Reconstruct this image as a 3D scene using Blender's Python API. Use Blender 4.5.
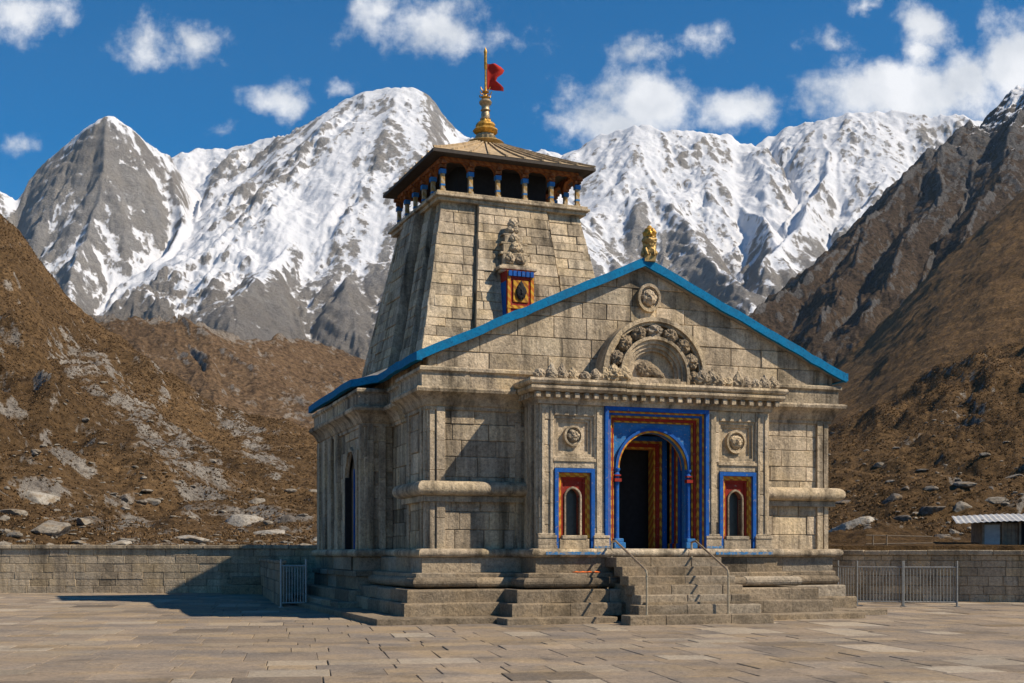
import bpy, bmesh, math, random
import numpy as np
from mathutils import Vector, Matrix, Euler

R = math.radians
random.seed(3)
sc = bpy.context.scene
for o in list(bpy.data.objects):
    bpy.data.objects.remove(o)

# ------------------------------------------------------------------ camera, sky, sun, exposure
F = 1250.0                      # focal length in photo pixels
HZ = 553.0                      # horizon row of the photo
EYE = 1.65
SUN_EL, SUN_AZ = 46.0, 18.0     # height; degrees in front of the picture plane, from the right
cam_d = bpy.data.cameras.new("camera"); cam = bpy.data.objects.new("camera", cam_d)
sc.collection.objects.link(cam); sc.camera = cam
cam.location = (0, 0, EYE); cam.rotation_euler = (R(90), 0, 0)
cam_d.sensor_width = 36.0; cam_d.lens = F / 1024 * 36.0
cam_d.shift_y = (HZ - 341.5) / 1024
cam_d.clip_start = 0.1; cam_d.clip_end = 30000

to_sun = Vector((math.cos(R(SUN_EL)) * math.cos(R(SUN_AZ)), -math.cos(R(SUN_EL)) * math.sin(R(SUN_AZ)), math.sin(R(SUN_EL))))
sd = bpy.data.lights.new("sun", 'SUN'); sun = bpy.data.objects.new("sun", sd)
sc.collection.objects.link(sun)
sd.energy = 5.0; sd.angle = R(0.53); sd.color = (1.0, 0.875, 0.70)
sun.rotation_euler = (-to_sun).to_track_quat('-Z', 'Y').to_euler()
sun.location = to_sun * 100

vs = sc.view_settings
vs.view_transform = 'Standard'; vs.look = 'None'; vs.gamma = 1.0; vs.use_curve_mapping = False
vs.exposure = 0.36
sc.render.resolution_x, sc.render.resolution_y = 1024, 683

W = bpy.data.worlds.new("World"); sc.world = W; W.use_nodes = True
SKY_STRENGTH = 0.048
def build_sky():
    nt = W.node_tree; N = nt.nodes; L = nt.links; N.clear()
    out = N.new('ShaderNodeOutputWorld'); bg = N.new('ShaderNodeBackground')
    sky = N.new('ShaderNodeTexSky'); sky.sky_type = 'NISHITA'; sky.sun_disc = False
    sky.sun_elevation = R(SUN_EL); sky.sun_rotation = math.atan2(to_sun.x, to_sun.y)
    sky.altitude = 2500; sky.air_density = 1.1; sky.dust_density = 0.8; sky.ozone_density = 3.0
    hs = N.new('ShaderNodeHueSaturation'); hs.inputs['Saturation'].default_value = 1.46
    hs.inputs['Value'].default_value = 1.9; hs.inputs['Hue'].default_value = 0.497
    L.new(sky.outputs[0], hs.inputs['Color'])
    tc = N.new('ShaderNodeTexCoord'); sep = N.new('ShaderNodeSeparateXYZ'); L.new(tc.outputs['Generated'], sep.inputs[0])
    def m(op, a, b=None, c=None):
        n = N.new('ShaderNodeMath'); n.operation = op
        for i, x in enumerate((a, b, c)):
            if x is None: continue
            if isinstance(x, (int, float)): n.inputs[i].default_value = x
            else: L.new(x, n.inputs[i])
        return n.outputs[0]
    yy = m('MAXIMUM', sep.outputs['Y'], 0.05)
    px = m('DIVIDE', sep.outputs['X'], yy); pz = m('DIVIDE', sep.outputs['Z'], yy)
    cmb = N.new('ShaderNodeCombineXYZ'); L.new(px, cmb.inputs[0]); L.new(pz, cmb.inputs[1])
    # warp
    nz = N.new('ShaderNodeTexNoise'); nz.inputs['Scale'].default_value = 22; nz.inputs['Detail'].default_value = 6; nz.inputs['Roughness'].default_value = 0.6
    L.new(cmb.outputs[0], nz.inputs['Vector'])
    vm = N.new('ShaderNodeVectorMath'); vm.operation = 'MULTIPLY_ADD'
    L.new(nz.outputs['Color'], vm.inputs[0]); vm.inputs[1].default_value = (0.045, 0.035, 0); 
    L.new(cmb.outputs[0], vm.inputs[2])
    vo = N.new('ShaderNodeVectorMath'); vo.operation = 'SUBTRACT'; L.new(vm.outputs[0], vo.inputs[0]); vo.inputs[1].default_value = (0.0225, 0.0175, 0)
    P = vo.outputs[0]
    # each cloud: direction (tangent of bearing, tangent of height), half-width, half-height
    clouds = [(15, 12, 66, 36, 1.0), (150, 42, 46, 30, .9), (192, 46, 34, 26, .85), (425, 30, 85, 36, 1.0), (380, 12, 40, 26, .8), (282, 97, 42, 22, .85),
              (336, 90, 14, 14, .55), (645, 52, 42, 16, .7), (705, 42, 24, 20, .7), (645, 104, 62, 52, 1.35), (592, 118, 56, 40, .95), (615, 128, 70, 34, 1.1),
              (742, 108, 56, 30, 1.15), (930, 26, 38, 34, .95), (918, 52, 24, 30, .8), (905, 94, 120, 46, 1.5), (960, 84, 60, 44, 1.2), (1012, 60, 50, 60, 1.4), (870, 4, 26, 10, .7),
              (15, 146, 26, 14, .5), (835, 45, 30, 12, .4), (540, 44, 30, 12, .35), (225, 130, 18, 8, .35), (820, 105, 50, 22, .7), (1120, 70, 90, 60, 1.2), (-120, 60, 90, 40, 1.0)]
    dens = None
    for cx, cy, rx, ry, k in clouds:
        s = N.new('ShaderNodeVectorMath'); s.operation = 'SUBTRACT'; L.new(P, s.inputs[0])
        s.inputs[1].default_value = ((cx - 512) / F, (HZ - cy) / F, 0)
        q = N.new('ShaderNodeVectorMath'); q.operation = 'MULTIPLY'; L.new(s.outputs[0], q.inputs[0]); q.inputs[1].default_value = (F / rx, F / ry, 0)
        ln = N.new('ShaderNodeVectorMath'); ln.operation = 'LENGTH'; L.new(q.outputs[0], ln.inputs[0])
        d = m('MULTIPLY', m('SUBTRACT', 1.0, ln.outputs['Value']), k)
        dens = d if dens is None else m('MAXIMUM', dens, d)
    n2 = N.new('ShaderNodeTexNoise'); n2.inputs['Scale'].default_value = 30; n2.inputs['Detail'].default_value = 9; n2.inputs['Roughness'].default_value = 0.62
    L.new(cmb.outputs[0], n2.inputs['Vector'])
    dd = m('ADD', dens, m('MULTIPLY', m('SUBTRACT', n2.outputs[0], 0.5), 2.1))
    mr = N.new('ShaderNodeMapRange'); mr.interpolation_type = 'SMOOTHSTEP'; L.new(dd, mr.inputs[0])
    mr.inputs[1].default_value = -0.02; mr.inputs[2].default_value = 0.95
    front = m('GREATER_THAN', sep.outputs['Y'], 0.06)
    fac = m('MULTIPLY', m('MULTIPLY', mr.outputs[0], 0.93), front)
    n3 = N.new('ShaderNodeTexNoise'); n3.inputs['Scale'].default_value = 18; n3.inputs['Detail'].default_value = 7
    L.new(cmb.outputs[0], n3.inputs['Vector'])
    cr = N.new('ShaderNodeMapRange'); L.new(n3.outputs[0], cr.inputs[0]); cr.inputs[1].default_value = .35; cr.inputs[2].default_value = .62
    cc = N.new('ShaderNodeMix'); cc.data_type = 'RGBA'; L.new(cr.outputs[0], cc.inputs[0])
    cc.inputs[6].default_value = (11.5, 12.0, 12.8, 1); cc.inputs[7].default_value = (17.0, 17.0, 17.2, 1)
    mx = N.new('ShaderNodeMix'); mx.data_type = 'RGBA'; L.new(fac, mx.inputs[0]); L.new(hs.outputs[0], mx.inputs[6]); L.new(cc.outputs[2], mx.inputs[7])
    L.new(mx.outputs[2], bg.inputs['Color']); bg.inputs['Strength'].default_value = SKY_STRENGTH
    L.new(bg.outputs[0], out.inputs[0])
build_sky()

# ------------------------------------------------------------------ helpers
COL = sc.collection
class MB:
    def __init__(s): s.v = []; s.f = []; s.t = []; s.m = []
    def add(s, pts, faces, tint=0.0, mi=0):
        b = len(s.v); s.v += [tuple(p) for p in pts]; s.t += [tint] * len(pts)
        s.f += [tuple(b + i for i in f) for f in faces]; s.m += [mi] * len(faces)
    def box(s, x0, x1, y0, y1, z0, z1, tint=0.0, mi=0, M=None):
        p = [(x, y, z) for z in (z0, z1) for y in (y0, y1) for x in (x0, x1)]
        if M: p = [tuple(M(*q)) for q in p]
        s.add(p, [(0, 2, 3, 1), (4, 5, 7, 6), (0, 1, 5, 4), (2, 6, 7, 3), (0, 4, 6, 2), (1, 3, 7, 5)], tint, mi)
    def prism(s, poly, z0, z1, tint=0.0, mi=0):
        n = len(poly); p = [(x, y, z0) for x, y in poly] + [(x, y, z1) for x, y in poly]
        s.add(p, [tuple(range(n - 1, -1, -1)), tuple(range(n, 2 * n))] + [(i, (i + 1) % n, n + (i + 1) % n, n + i) for i in range(n)], tint, mi)
    def tube(s, path, r, n=8, tint=0.0, mi=0, cap=True):
        path = [Vector(p) for p in path]; rings = []
        for i, p in enumerate(path):
            d = (path[min(i + 1, len(path) - 1)] - path[max(i - 1, 0)]).normalized()
            a = d.cross(Vector((0, 0, 1)) if abs(d.z) < .95 else Vector((1, 0, 0))).normalized(); b = d.cross(a)
            rr = r[i] if isinstance(r, (list, tuple)) else r
            rings.append([p + a * rr * math.cos(2 * math.pi * k / n) + b * rr * math.sin(2 * math.pi * k / n) for k in range(n)])
        pts = [q for g in rings for q in g]; fc = []
        for i in range(len(path) - 1):
            for k in range(n):
                fc.append((i * n + k, i * n + (k + 1) % n, (i + 1) * n + (k + 1) % n, (i + 1) * n + k))
        if cap: fc += [tuple(range(n - 1, -1, -1)), tuple((len(path) - 1) * n + k for k in range(n))]
        s.add(pts, fc, tint, mi)
    def lathe(s, prof, c=(0, 0, 0), n=24, tint=0.0, mi=0, lobes=0, amp=0):
        pts = []
        for r, z in prof:
            for k in range(n):
                a = 2 * math.pi * k / n; q = r * (1 + (amp * math.cos(lobes * a) if lobes else 0))
                pts.append((c[0] + q * math.cos(a), c[1] + q * math.sin(a), c[2] + z))
        fc = [(i * n + k, i * n + (k + 1) % n, (i + 1) * n + (k + 1) % n, (i + 1) * n + k) for i in range(len(prof) - 1) for k in range(n)]
        fc += [tuple(range(n - 1, -1, -1)), tuple((len(prof) - 1) * n + k for k in range(n))]
        s.add(pts, fc, tint, mi)
    def build(s, name, mats, parent=None, smooth=False, bevel=0, angle=40):
        me = bpy.data.meshes.new(name); me.from_pydata(s.v, [], s.f)
        for m in (mats if isinstance(mats, (list, tuple)) else [mats]): me.materials.append(m)
        if any(s.m): me.polygons.foreach_set('material_index', s.m)
        a = me.attributes.new('tint', 'FLOAT', 'POINT'); a.data.foreach_set('value', s.t)
        me.validate(); me.update()
        o = bpy.data.objects.new(name, me); COL.objects.link(o)
        if smooth:
            me.polygons.foreach_set('use_smooth', [True] * len(me.polygons))
            try: me.set_sharp_from_angle(angle=R(angle))
            except Exception: pass
        if bevel:
            b = o.modifiers.new('bevel', 'BEVEL'); b.width = bevel; b.segments = 2; b.limit_method = 'ANGLE'; b.angle_limit = R(40); b.harden_normals = False
        if parent: o.parent = parent
        return o
def tag(o, label, cat, group=None):
    o['label'] = label; o['category'] = cat
    if group: o['group'] = group
    return o
def thing(name, label, cat, loc=(0, 0, 0), rz=0.0, group=None):
    o = bpy.data.objects.new(name, None); COL.objects.link(o); o.location = loc; o.rotation_euler = (0, 0, rz); o.empty_display_size = .3
    return tag(o, label, cat, group)
def copy_tree(o, parent=None):
    c = o.copy(); COL.objects.link(c)
    if parent: c.parent = parent
    for ch in list(o.children): copy_tree(ch, c)
    return c

# numpy noise --------------------------------------------------------
def hsh(ix, iy, seed):
    h = (ix.astype(np.int64) * 374761393 + iy.astype(np.int64) * 668265263 + seed * 974634777) & 0xffffffff
    h = ((h ^ (h >> 13)) * 1274126177) & 0xffffffff
    return ((h ^ (h >> 16)) & 0xffffff) / float(0x1000000)
def gnoise(x, y, seed=0):
    ix, iy = np.floor(x), np.floor(y); fx, fy = x - ix, y - iy
    ux, uy = fx ** 3 * (fx * (fx * 6 - 15) + 10), fy ** 3 * (fy * (fy * 6 - 15) + 10)
    def g(i, j):
        a = hsh(ix + i, iy + j, seed) * 2 * np.pi
        return np.cos(a) * (fx - i) + np.sin(a) * (fy - j)
    return ((g(0, 0) * (1 - ux) + g(1, 0) * ux) * (1 - uy) + (g(0, 1) * (1 - ux) + g(1, 1) * ux) * uy) * 1.5
def fbm(x, y, seed=0, oct=5, gain=.5, ridged=False):
    a, t, n = 1.0, 0.0, 0.0
    for o in range(oct):
        v = gnoise(x, y, seed + o * 17)
        if ridged: v = 1 - 2 * np.abs(v)
        t = t + a * v; n += a; a *= gain; x, y = x * 2.03 + 13.1, y * 2.03 + 7.7
    return t / n
def erosion(x, y, gx, gy, scale, seed, octs=4, branch=1.5):
    """gullies: stripes that run down the slope (gx, gy is the slope)"""
    tot = np.zeros_like(x); a = .5; fr = 1 / scale; dx, dy = gx.copy(), gy.copy(); amp = 0
    for o in range(octs):
        px, py = x * fr, y * fr
        ln = np.sqrt(dx * dx + dy * dy) + 1e-6; ux, uy = -dy / ln, dx / ln
        cx, cy = np.floor(px), np.floor(py); fx, fy = px - cx, py - cy
        va = np.zeros_like(x); vb = np.zeros_like(x); wt = 0
        for i in (-1, 0, 1):
            for j in (-1, 0, 1):
                h1 = hsh(cx + i, cy + j, seed + o * 31) - .5; h2 = hsh(cx + i, cy + j, seed + 7 + o * 31) - .5
                qx, qy = fx - i - .5 - h1 * .8, fy - j - .5 - h2 * .8
                w = np.exp(-(qx * qx + qy * qy) * 2.2); mag = (qx * ux + qy * uy) * 2 * np.pi
                va = va + np.cos(mag) * w; vb = vb - np.sin(mag) * w; wt = wt + w
        va /= wt; vb /= wt
        tot = tot + va * a; amp += a
        dx = dx + ux * vb * branch * ln * a * 2; dy = dy + uy * vb * branch * ln * a * 2
        a *= .55; fr *= 2.0
    return tot / amp

# ------------------------------------------------------------------ materials
class NT:
    def __init__(s, name):
        s.mat = bpy.data.materials.new(name); s.mat.use_nodes = True
        s.t = s.mat.node_tree; s.N = s.t.nodes; s.L = s.t.links
        s.b = s.N['Principled BSDF']; s.out = s.N['Material Output']
        s.tc = s.N.new('ShaderNodeTexCoord')
    def put(s, sock, x):
        if isinstance(x, bpy.types.NodeSocket): s.L.new(x, sock)
        elif isinstance(x, (tuple, list)) and len(x) == 3 and sock.type == 'RGBA': sock.default_value = (*x, 1)
        else: sock.default_value = x
    def math(s, op, a, b=None, clamp=False):
        n = s.N.new('ShaderNodeMath'); n.operation = op; n.use_clamp = clamp
        s.put(n.inputs[0], a)
        if b is not None: s.put(n.inputs[1], b)
        return n.outputs[0]
    def co(s, scale=(1, 1, 1), rot=(0, 0, 0), src='Object'):
        n = s.N.new('ShaderNodeMapping'); s.L.new(s.tc.outputs[src], n.inputs[0]); n.inputs['Scale'].default_value = scale; n.inputs['Rotation'].default_value = rot
        return n.outputs[0]
    def noise(s, scale, detail=5, rough=.55, vec=None, dist=0.0):
        n = s.N.new('ShaderNodeTexNoise'); n.inputs['Scale'].default_value = scale; n.inputs['Detail'].default_value = detail
        n.inputs['Roughness'].default_value = rough; n.inputs['Distortion'].default_value = dist
        s.L.new(vec if vec is not None else s.tc.outputs['Object'], n.inputs['Vector']); return n.outputs[0]
    def vor(s, scale, vec=None, feature='F1', rnd=1.0):
        n = s.N.new('ShaderNodeTexVoronoi'); n.feature = feature; n.inputs['Scale'].default_value = scale; n.inputs['Randomness'].default_value = rnd
        s.L.new(vec if vec is not None else s.tc.outputs['Object'], n.inputs['Vector']); return n.outputs[0]
    def rng(s, x, a, b, c=0.0, d=1.0, smooth=False):
        n = s.N.new('ShaderNodeMapRange'); s.put(n.inputs[0], x)
        for i, q in enumerate((a, b, c, d)): n.inputs[i + 1].default_value = q
        if smooth: n.interpolation_type = 'SMOOTHSTEP'
        return n.outputs[0]
    def mix(s, f, a, b, mode='MIX'):
        n = s.N.new('ShaderNodeMix'); n.data_type = 'RGBA'; n.blend_type = mode
        s.put(n.inputs[0], f); s.put(n.inputs[6], a); s.put(n.inputs[7], b); return n.outputs[2]
    def attr(s, name):
        n = s.N.new('ShaderNodeAttribute'); n.attribute_name = name; return n.outputs['Fac']
    def rand(s, x):
        n = s.N.new('ShaderNodeTexWhiteNoise'); n.noise_dimensions = '1D'; s.put(n.inputs['W'], x); return n.outputs[0]
    def bump(s, h, strength=.5, dist=.02, prev=None):
        n = s.N.new('ShaderNodeBump'); n.inputs['Strength'].default_value = strength; n.inputs['Distance'].default_value = dist
        s.L.new(h, n.inputs['Height'])
        if prev is not None: s.L.new(prev, n.inputs['Normal'])
        return n.outputs[0]
    def fin(s, color, rough=.9, normal=None, spec=.3, metal=0.0):
        s.put(s.b.inputs['Base Color'], color); s.put(s.b.inputs['Roughness'], rough)
        s.b.inputs['Specular IOR Level'].default_value = spec; s.b.inputs['Metallic'].default_value = metal
        if normal is not None: s.L.new(normal, s.b.inputs['Normal'])
        return s.mat

def stone(name, a=(.44, .365, .26), b=(.33, .275, .20), c=(.47, .36, .215), dark=.55, streak=.6, grain=1.0, bump=1.0):
    k = NT(name); t = k.attr('tint'); rn = k.rand(k.math('MULTIPLY', t, 91.7))
    n1 = k.noise(.55, 6, .6); col = k.mix(k.rng(n1, .38, .62), a, b)
    col = k.mix(k.rng(k.math('ADD', k.noise(.9, 4), k.math('MULTIPLY', rn, .35)), .62, .85), col, c)
    col = k.mix(k.rng(rn, .78, .95, 0, .55), col, (.40, .355, .29))
    tt = k.math('ADD', 1.0, k.math('MULTIPLY', t, 1.0))
    g = k.noise(11, 9, .74); gg = k.rng(g, .34, .66, 1 - .38 * grain, 1 + .24 * grain)
    pit = k.rng(k.noise(24, 5, .65), .36, .46, 1 - .36 * grain, 1.0)
    st = k.noise(1.0, 6, .65, k.co((2.6, 2.6, .22)))
    stk = k.rng(st, .47, .68, 1.0, 1 - streak)
    blot = k.rng(k.noise(.8, 8, .7), .52, .70, 1.0, 1 - dark * .8)
    soot = k.rng(k.noise(1.0, 7, .7, k.co((1.1, 1.1, .16))), .54, .70, 1.0, 1 - streak * .8)
    lich = k.rng(k.noise(5.5, 6, .7), .62, .72, 1.0, 1 - dark * .6)
    f = k.math('MULTIPLY', k.math('MULTIPLY', tt, gg), k.math('MULTIPLY', pit, k.math('MULTIPLY', stk, k.math('MULTIPLY', k.math('MULTIPLY', blot, soot), lich))))
    cc = k.N.new('ShaderNodeCombineColor'); [k.L.new(f, cc.inputs[i]) for i in range(3)]
    col = k.mix(1.0, col, cc.outputs[0], 'MULTIPLY')
    nb = k.bump(k.noise(4, 7, .65), .8 * bump, .06); nb = k.bump(k.noise(18, 7, .72), .8 * bump, .028, nb)
    return k.fin(col, .92, nb, .2)

def paint(name, col, wear=(.30, .25, .18), amount=.5, rough=.75, stripe=None):
    k = NT(name); base = k.mix(k.rng(k.noise(9, 5), .35, .7, 0, .6), col, tuple(c * .62 for c in col))
    if stripe:
        w = k.N.new('ShaderNodeTexWave'); w.wave_type = 'BANDS'; w.bands_direction = 'DIAGONAL'; w.inputs['Scale'].default_value = 2.6; w.inputs['Distortion'].default_value = 1.2
        k.L.new(k.tc.outputs['Object'], w.inputs['Vector']); base = k.mix(k.rng(w.outputs[1], .5, .7), base, stripe)
    base = k.mix(k.rng(k.noise(3.5, 7, .7), .45, .7, 0, .55), base, tuple(c * .4 + .02 for c in col))
    base = k.mix(k.rng(k.noise(16, 6, .7), .64 - .1 * amount, .72 - .1 * amount, 0, .85), base, wear)
    return k.fin(base, rough, k.bump(k.noise(22, 5), .4, .02), .12)

def plain(name, col, rough=.7, metal=0.0, var=.3, scale=8, bump=.2, spec=.35):
    k = NT(name); c = k.mix(k.rng(k.noise(scale, 6, .65), .3, .7), tuple(x * (1 + var) for x in col), tuple(x * (1 - var) for x in col))
    return k.fin(c, rough, k.bump(k.noise(scale * 3, 5), bump, .02), spec, metal)

M = {}
M['stone'] = stone('ashlar_stone', (.58, .465, .325), (.415, .335, .24), (.58, .45, .28), streak=.7)
M['stone_dark'] = stone('weathered_shade_stone', (.30, .235, .16), (.20, .158, .11), (.32, .24, .148), .7, .12)  # weathered, and darkened further so plinth and riser shade sits in the colour
M['stone_pale'] = stone('porch_stone', (.60, .485, .34), (.47, .38, .27), (.60, .465, .295), .5, .6)
M['stone_tower'] = stone('tower_stone', (.59, .475, .33), (.44, .355, .255), (.59, .455, .28), .5, .75)
M['wallstone'] = stone('boundary_stone', (.48, .39, .275), (.37, .30, .215), (.48, .37, .23), .6, .45)
M['slabs'] = stone('flagstone', (.29, .225, .160), (.19, .16, .132), (.31, .23, .142), .45, .0, .8, .7)
M['blue'] = paint('blue_paint', (.012, .10, .38), amount=.35)
M['skyblue'] = paint('light_blue_paint', (.035, .18, .44), amount=.6)
M['worn_blue'] = paint('worn_blue_paint', (.05, .20, .42), amount=1.7)
M['trim'] = paint('turquoise_trim_paint', (.0, .17, .36), (.0, .08, .19), 1.0)
M['red'] = paint('red_paint', (.30, .028, .016), amount=.4)
M['yellow'] = paint('yellow_paint', (.62, .33, .035), amount=.35, stripe=(.30, .10, .02))
M['orange'] = paint('orange_paint', (.55, .17, .025), amount=.35, stripe=(.60, .34, .04))
M['woodcarve'] = paint('carved_orange_wood', (.34, .12, .035), (.10, .05, .03), .8, stripe=(.20, .06, .02))
M['column'] = paint('painted_column', (.40, .25, .09), (.20, .12, .05), .8, stripe=(.42, .34, .23))
M['wood_dark'] = plain('dark_timber', (.045, .035, .028), .75)
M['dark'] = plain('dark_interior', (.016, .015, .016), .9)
M['glass'] = plain('window_dark', (.028, .038, .040), .35)
M['gold'] = plain('gilded_metal', (.52, .29, .055), .45, .6, .55, 14, .6)
M['brass'] = plain('aged_brass', (.36, .24, .09), .5, .6, .5, 12, .6)
M['silver'] = plain('tinned_metal', (.33, .26, .16), .45, .6, .4, 14, .5)
M['cloth'] = plain('red_cloth', (.44, .02, .008), .85, 0, .2, 10)
M['steel'] = plain('grey_steel', (.22, .22, .21), .5, .3, .3, 20)
M['rail'] = plain('brass_rail', (.46, .36, .24), .42, .6, .3, 20)
def roof_boards():
    k = NT('tan_roof_boards'); c = k.mix(k.rng(k.noise(3, 5), .35, .65), (.46, .34, .20), (.32, .23, .13))
    c = k.mix(k.rng(k.noise(1, 6, .6, k.co((9, 9, .8))), .5, .7, 0, .6), c, (.14, .10, .07))
    return k.fin(c, .7, k.bump(k.noise(18, 4), .3, .02), .3)
M['roof'] = roof_boards()
M['roof_slate'] = plain('grey_slate', (.20, .19, .17), .85, 0, .35, 4)
M['tin'] = plain('corrugated_tin', (.55, .53, .49), .45, .35, .3, 2.0)
M['plank'] = plain('weathered_plank', (.20, .16, .115), .85, 0, .4, 5)
M['door_grey'] = plain('grey_door', (.30, .33, .34), .6, 0, .2, 5)
M['joint'] = plain('joint_earth', (.125, .10, .073), .95, 0, .3, 3)
# ------------------------------------------------------------------ terrain
def P3(px, py, Y):
    return ((px - 512) / F * Y, Y, EYE + (HZ - py) / F * Y)
def ridge_field(x, y, ridges):
    z = np.full(x.shape, -1e9); dn = np.full(x.shape, 1e9)
    for pts, s, p in ridges:
        q = [P3(*a) for a in pts]
        for (x0, y0, z0), (x1, y1, z1) in zip(q[:-1], q[1:]):
            ex, ey = x1 - x0, y1 - y0; l2 = ex * ex + ey * ey + 1e-9
            t = np.clip(((x - x0) * ex + (y - y0) * ey) / l2, 0, 1)
            d = np.sqrt((x - x0 - t * ex) ** 2 + (y - y0 - t * ey) ** 2)
            h = z0 + t * (z1 - z0); D = h * p / s
            zz = h * np.clip(1 - d / D, 0, 1) ** p
            z = np.maximum(z, zz); dn = np.minimum(dn, d + (h - zz) * 0)
    return z, dn
def grid(s0, s1, ns, Yof):
    s = np.linspace(s0, s1, ns); Yr = Yof(s)                      # rows x cols
    return Yr * s[None, :], Yr, s
def grads(X, Y, Z, s):
    # gradient on the sheared grid X = s*Y
    dZr = np.gradient(Z, axis=0); dYr = np.gradient(Y, axis=0); dXr = np.gradient(X, axis=0)
    dZc = np.gradient(Z, axis=1); dXc = np.gradient(X, axis=1); dYc = np.gradient(Y, axis=1)
    det = dXr * dYc - dXc * dYr; det = np.where(np.abs(det) < 1e-9, 1e-9, det)
    return (dZr * dYc - dZc * dYr) / det, (dXr * dZc - dXc * dZr) / det
def box_blur(Z, n):
    for ax in (0, 1):
        pad = [(0, 0), (0, 0)]; pad[ax] = (n, n)
        c = np.cumsum(np.pad(Z, pad, mode='edge'), axis=ax)
        c = np.insert(c, 0, 0, axis=ax); k = 2 * n + 1
        Z = (np.take(c, range(k, c.shape[ax]), axis=ax) - np.take(c, range(0, c.shape[ax] - k), axis=ax)) / k
    return Z
def grid_mesh(name, X, Y, Z, mat, attrs):
    nr, nc = X.shape
    me = bpy.data.meshes.new(name)
    me.vertices.add(nr * nc); me.vertices.foreach_set('co', np.stack([X, Y, Z], -1).astype(np.float32).ravel())
    i = (np.arange(nr - 1)[:, None] * nc + np.arange(nc - 1)[None, :]).ravel()
    q = np.stack([i, i + 1, i + nc + 1, i + nc], -1).astype(np.int32)
    me.loops.add(q.size); me.loops.foreach_set('vertex_index', q.ravel())
    me.polygons.add(len(q)); me.polygons.foreach_set('loop_start', np.arange(0, q.size, 4, dtype=np.int32)); me.polygons.foreach_set('loop_total', np.full(len(q), 4, np.int32))
    me.polygons.foreach_set('use_smooth', np.ones(len(q), bool))
    for k, a in attrs.items():
        at = me.attributes.new(k, 'FLOAT', 'POINT'); at.data.foreach_set('value', a.astype(np.float32).ravel())
    me.materials.append(mat); me.update(); me.validate()
    o = bpy.data.objects.new(name, me); COL.objects.link(o); o['kind'] = 'structure'
    return o
def sstep(x, a, b):
    t = np.clip((x - a) / (b - a), 0, 1); return t * t * (3 - 2 * t)

def fit_crest(X, Y, Z, s, crest, n=12, soft=1.0):
    # trim the noise so that the crest keeps the height the ridge was given
    px = np.array([c[0] for c in crest]); py = np.array([c[1] for c in crest]); o = np.argsort(px)
    tgt = np.interp(s * F + 512, px[o], (HZ - py[o]) / F); act = ((Z - EYE) / Y).max(0)
    r = tgt / np.maximum(act, 1e-3); r = np.convolve(np.pad(r, n, mode='edge'), np.ones(2 * n + 1) / (2 * n + 1), 'valid')
    return EYE + (Z - EYE) * (1 + (np.clip(r, .5, 1.4) - 1) * soft)[None, :]

def snow_mat():
    k = NT('snow_and_rock'); a = k.attr('snow'); cv = k.attr('cav')
    n = k.noise(.022, 10, .68); n2 = k.noise(.09, 6, .7, k.co((1, 1, .45)))
    f = k.math('ADD', a, k.math('ADD', k.math('MULTIPLY', k.math('SUBTRACT', n, .5), 1.1), k.math('MULTIPLY', k.math('SUBTRACT', n2, .5), 1.1)))
    m = k.rng(f, .42, .62, 0, 1, True)
    strata = k.noise(.006, 8, .7, k.co((1, 1, 3.2), (.25, .35, 0)))
    rock = k.mix(k.rng(strata, .38, .62), (.38, .36, .345), (.54, .515, .49))
    rock = k.mix(k.rng(k.noise(.05, 8, .75), .36, .60, .55, 0), rock, (.235, .23, .235))
    rock = k.mix(k.rng(k.noise(.02, 8, .7, k.co((1, 1, .18))), .44, .60, 0, .8), rock, (.40, .365, .325))
    rock = k.mix(k.rng(k.noise(.035, 8, .7, k.co((1, 1, .2))), .54, .66, 0, .55), rock, (.19, .185, .19))
    rock = k.mix(k.rng(k.noise(.0025, 4), .5, .65, 0, .5), rock, (.31, .27, .23))
    low = k.attr('low'); rock = k.mix(k.math('MULTIPLY', low, .5), rock, (.23, .195, .16))
    snow = k.mix(k.rng(k.noise(.01, 6), .35, .65), (.62, .63, .66), (.52, .54, .58))
    col = k.mix(m, rock, snow)
    b = k.bump(k.noise(.04, 10, .74), .9, 13.0); b = k.bump(k.noise(.16, 6, .74), .8, 4.5, b)
    nz = k.mix(k.math('MULTIPLY', m, .72), b, k.N.new('ShaderNodeNewGeometry').outputs['Normal'])
    return k.fin(col, .85, nz, .15)

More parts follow.
